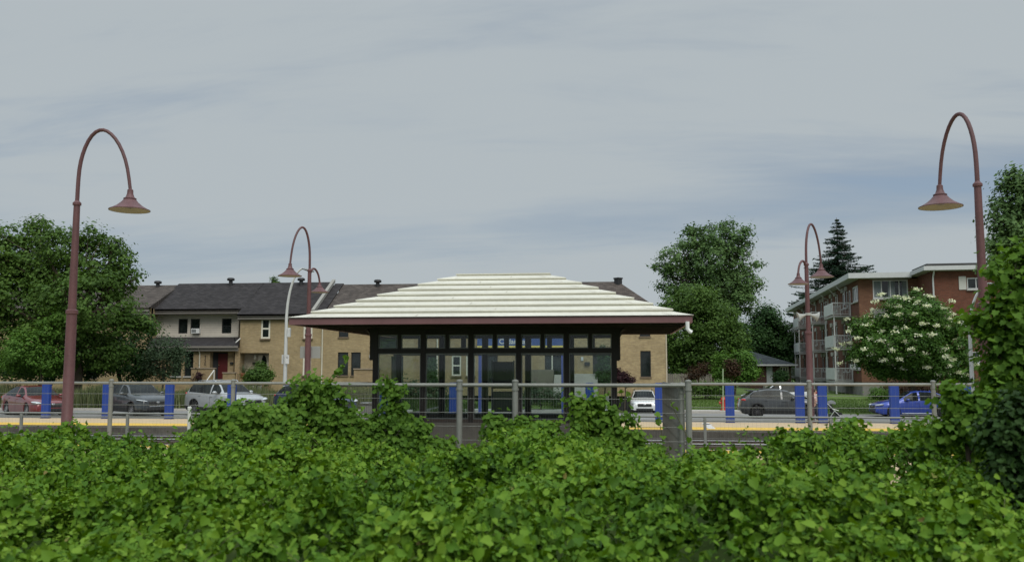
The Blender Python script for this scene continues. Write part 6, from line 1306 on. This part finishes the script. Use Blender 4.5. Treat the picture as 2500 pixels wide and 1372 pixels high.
# vines climbing the fence
def climber(blobs, Y, n, seed, size=.095, per=24, clump=.16):
    rng = np.random.default_rng(seed); bl = []
    for q in blobs:
        c = at(q[0], q[1], Y + (q[4] if len(q) > 4 else 0)); s = c.length / FPX; bl.append((np.array(c), (q[2] * s, max(.16, q[2] * s * .55), q[3] * s)))
    C, N = crown_points(bl, n, rng, clump, per, .35, .9, .5); N[:, 1] -= .7; S = size * rng.uniform(.6, 1.25, len(C))
    return C, N, S
cl = [climber([(755, 965, 48, 34), (800, 985, 52, 36), (715, 985, 34, 34), (740, 1015, 70, 36), (830, 1020, 54, 36), (770, 935, 26, 14), (812, 952, 22, 14), (860, 1045, 50, 30), (720, 1065, 70, 40), (800, 1080, 80, 40), (880, 1100, 60, 36)], 17.0, 5800, 61),
      climber([(600, 1020, 60, 22), (540, 1025, 50, 24), (505, 1030, 34, 24), (660, 1025, 50, 26), (560, 1000, 26, 14), (640, 1005, 30, 14), (600, 1060, 110, 30), (520, 1070, 60, 30), (680, 1080, 70, 36)], 15.2, 4600, 62),
      climber([(952, 985, 14, 30), (962, 955, 8, 16), (975, 1010, 26, 26), (945, 1035, 44, 30), (1000, 1060, 50, 34), (900, 1065, 50, 34), (1050, 1095, 60, 24), (935, 945, 5, 6), (960, 1100, 70, 36)], 16.9, 4000, 63),
      climber([(1215, 1055, 34, 24), (1260, 1050, 30, 26), (1310, 1060, 40, 26), (1240, 1090, 60, 24), (1340, 1095, 44, 22), (1150, 1110, 50, 16), (1200, 1030, 14, 10), (1350, 1040, 14, 10), (1270, 1130, 90, 30)], 16.9, 4000, 64),
      climber([(1440, 1005, 26, 24), (1475, 1030, 34, 30), (1425, 1050, 38, 28), (1500, 1060, 34, 30), (1450, 1085, 56, 26), (1410, 985, 14, 10), (1460, 980, 12, 10), (1545, 1070, 18, 20), (1560, 1100, 30, 18), (1530, 1030, 12, 12), (1605, 1100, 16, 14), (1470, 1125, 90, 34)], 16.9, 5000, 65)]
C = np.concatenate([q[0] for q in cl]); N = np.concatenate([q[1] for q in cl]); S = np.concatenate([q[2] for q in cl])
cv = leaf_object('climbing_vine', C, N, S, HEART_V, HEART_F, LM['maple'], None, rng, 1.0); tag(cv, kind='stuff')
# single sprigs in the air above the fence
rng = np.random.default_rng(66); C = []; st_ = MB()
for path in ([(800, 935), (825, 915), (840, 885), (846, 868)], [(800, 930), (818, 908), (836, 908)], [(955, 950), (946, 930), (940, 915)], [(1690, 1090), (1650, 1010), (1636, 975)], [(1560, 1050), (1540, 1000), (1532, 960)], [(1410, 1000), (1398, 972)], [(1500, 1010), (1520, 975), (1515, 950)], [(1620, 1090), (1612, 1040), (1604, 1015)]):
    pts = [at(a, b, 16.85 - .1 * i) for i, (a, b) in enumerate(path)]; st_.tube(pts, [.006] * len(pts), 4)
    for i in range(len(pts) - 1):
        for t in (.2, .55, .9): C.append(np.array(pts[i].lerp(pts[i + 1], t)) + rng.normal(size=3) * .035)
C = np.array(C); N = rng.normal(size=C.shape) * .6; N[:, 2] += .5; N[:, 1] -= .6
sg_ = leaf_object('vine_sprigs', C, N, rng.uniform(.09, .14, len(C)), HEART_V, HEART_F, LM['maple'], None, rng, 1.0); tag(sg_, kind='stuff')
o_ = st_.build('stem', mat('vine_stem', (.09, .10, .03), .7), sg_)
# tall pale grass behind the left cars, and lawns
def grass(name, x0, x1, y0, y1, n, h0, h1, width, cols, seed, lean=.25):
    rng = np.random.default_rng(seed); X = rng.uniform(x0, x1, n); Y = rng.uniform(y0, y1, n); cx = np.sin(X * 2.1) * .5 + np.sin(X * .9 + 2) * .5; H = rng.uniform(h0, h1, n) * (1 + .22 * cx); Z = ground_z(X, Y)
    a = rng.uniform(0, 2 * math.pi, n); l = rng.normal(size=(n, 2)) * lean * H[:, None]; w = width * rng.uniform(.6, 1.3, n); dx, dy = np.cos(a) * w, np.sin(a) * w
    V = np.stack([np.stack([X - dx, Y - dy, Z], 1), np.stack([X + dx, Y + dy, Z], 1), np.stack([X + dx * .7 + l[:, 0] * .4, Y + dy * .7 + l[:, 1] * .4, Z + H * .6], 1), np.stack([X + l[:, 0], Y + l[:, 1], Z + H], 1), np.stack([X - dx * .7 + l[:, 0] * .4, Y - dy * .7 + l[:, 1] * .4, Z + H * .6], 1)], 1).reshape(-1, 3)
    lo = (np.arange(n)[:, None] * 5 + np.arange(5)[None, :]).ravel(); g = npmesh(name, V, lo, np.arange(n) * 5, np.full(n, 5), leafmat(name + '_blade', cols, .3, .6, .25, patch=.3)); return tag(g, kind='stuff')
grass('tall_grass', -38, -13, 47.8, 50.5, 16000, .75, 1.35, .030, [(.075, .105, .04), (.12, .155, .065), (.19, .215, .10), (.27, .28, .155)], 70, .10)
grass('garden_grass', -38, -9, 50.5, 62, 16000, .15, .45, .03, [(.03, .055, .018), (.05, .085, .025), (.08, .115, .035)], 71)
grass('lawn_grass', DRIVE[1] + .8, 24, 58.3, 67, 26000, .03, .065, .02, [(.055, .105, .022), (.085, .15, .03), (.12, .19, .045)], 72)
grass('weeds', -12, 16, 16.9, 17.6, 1500, .2, .6, .012, [(.05, .08, .02), (.09, .13, .03)], 73)
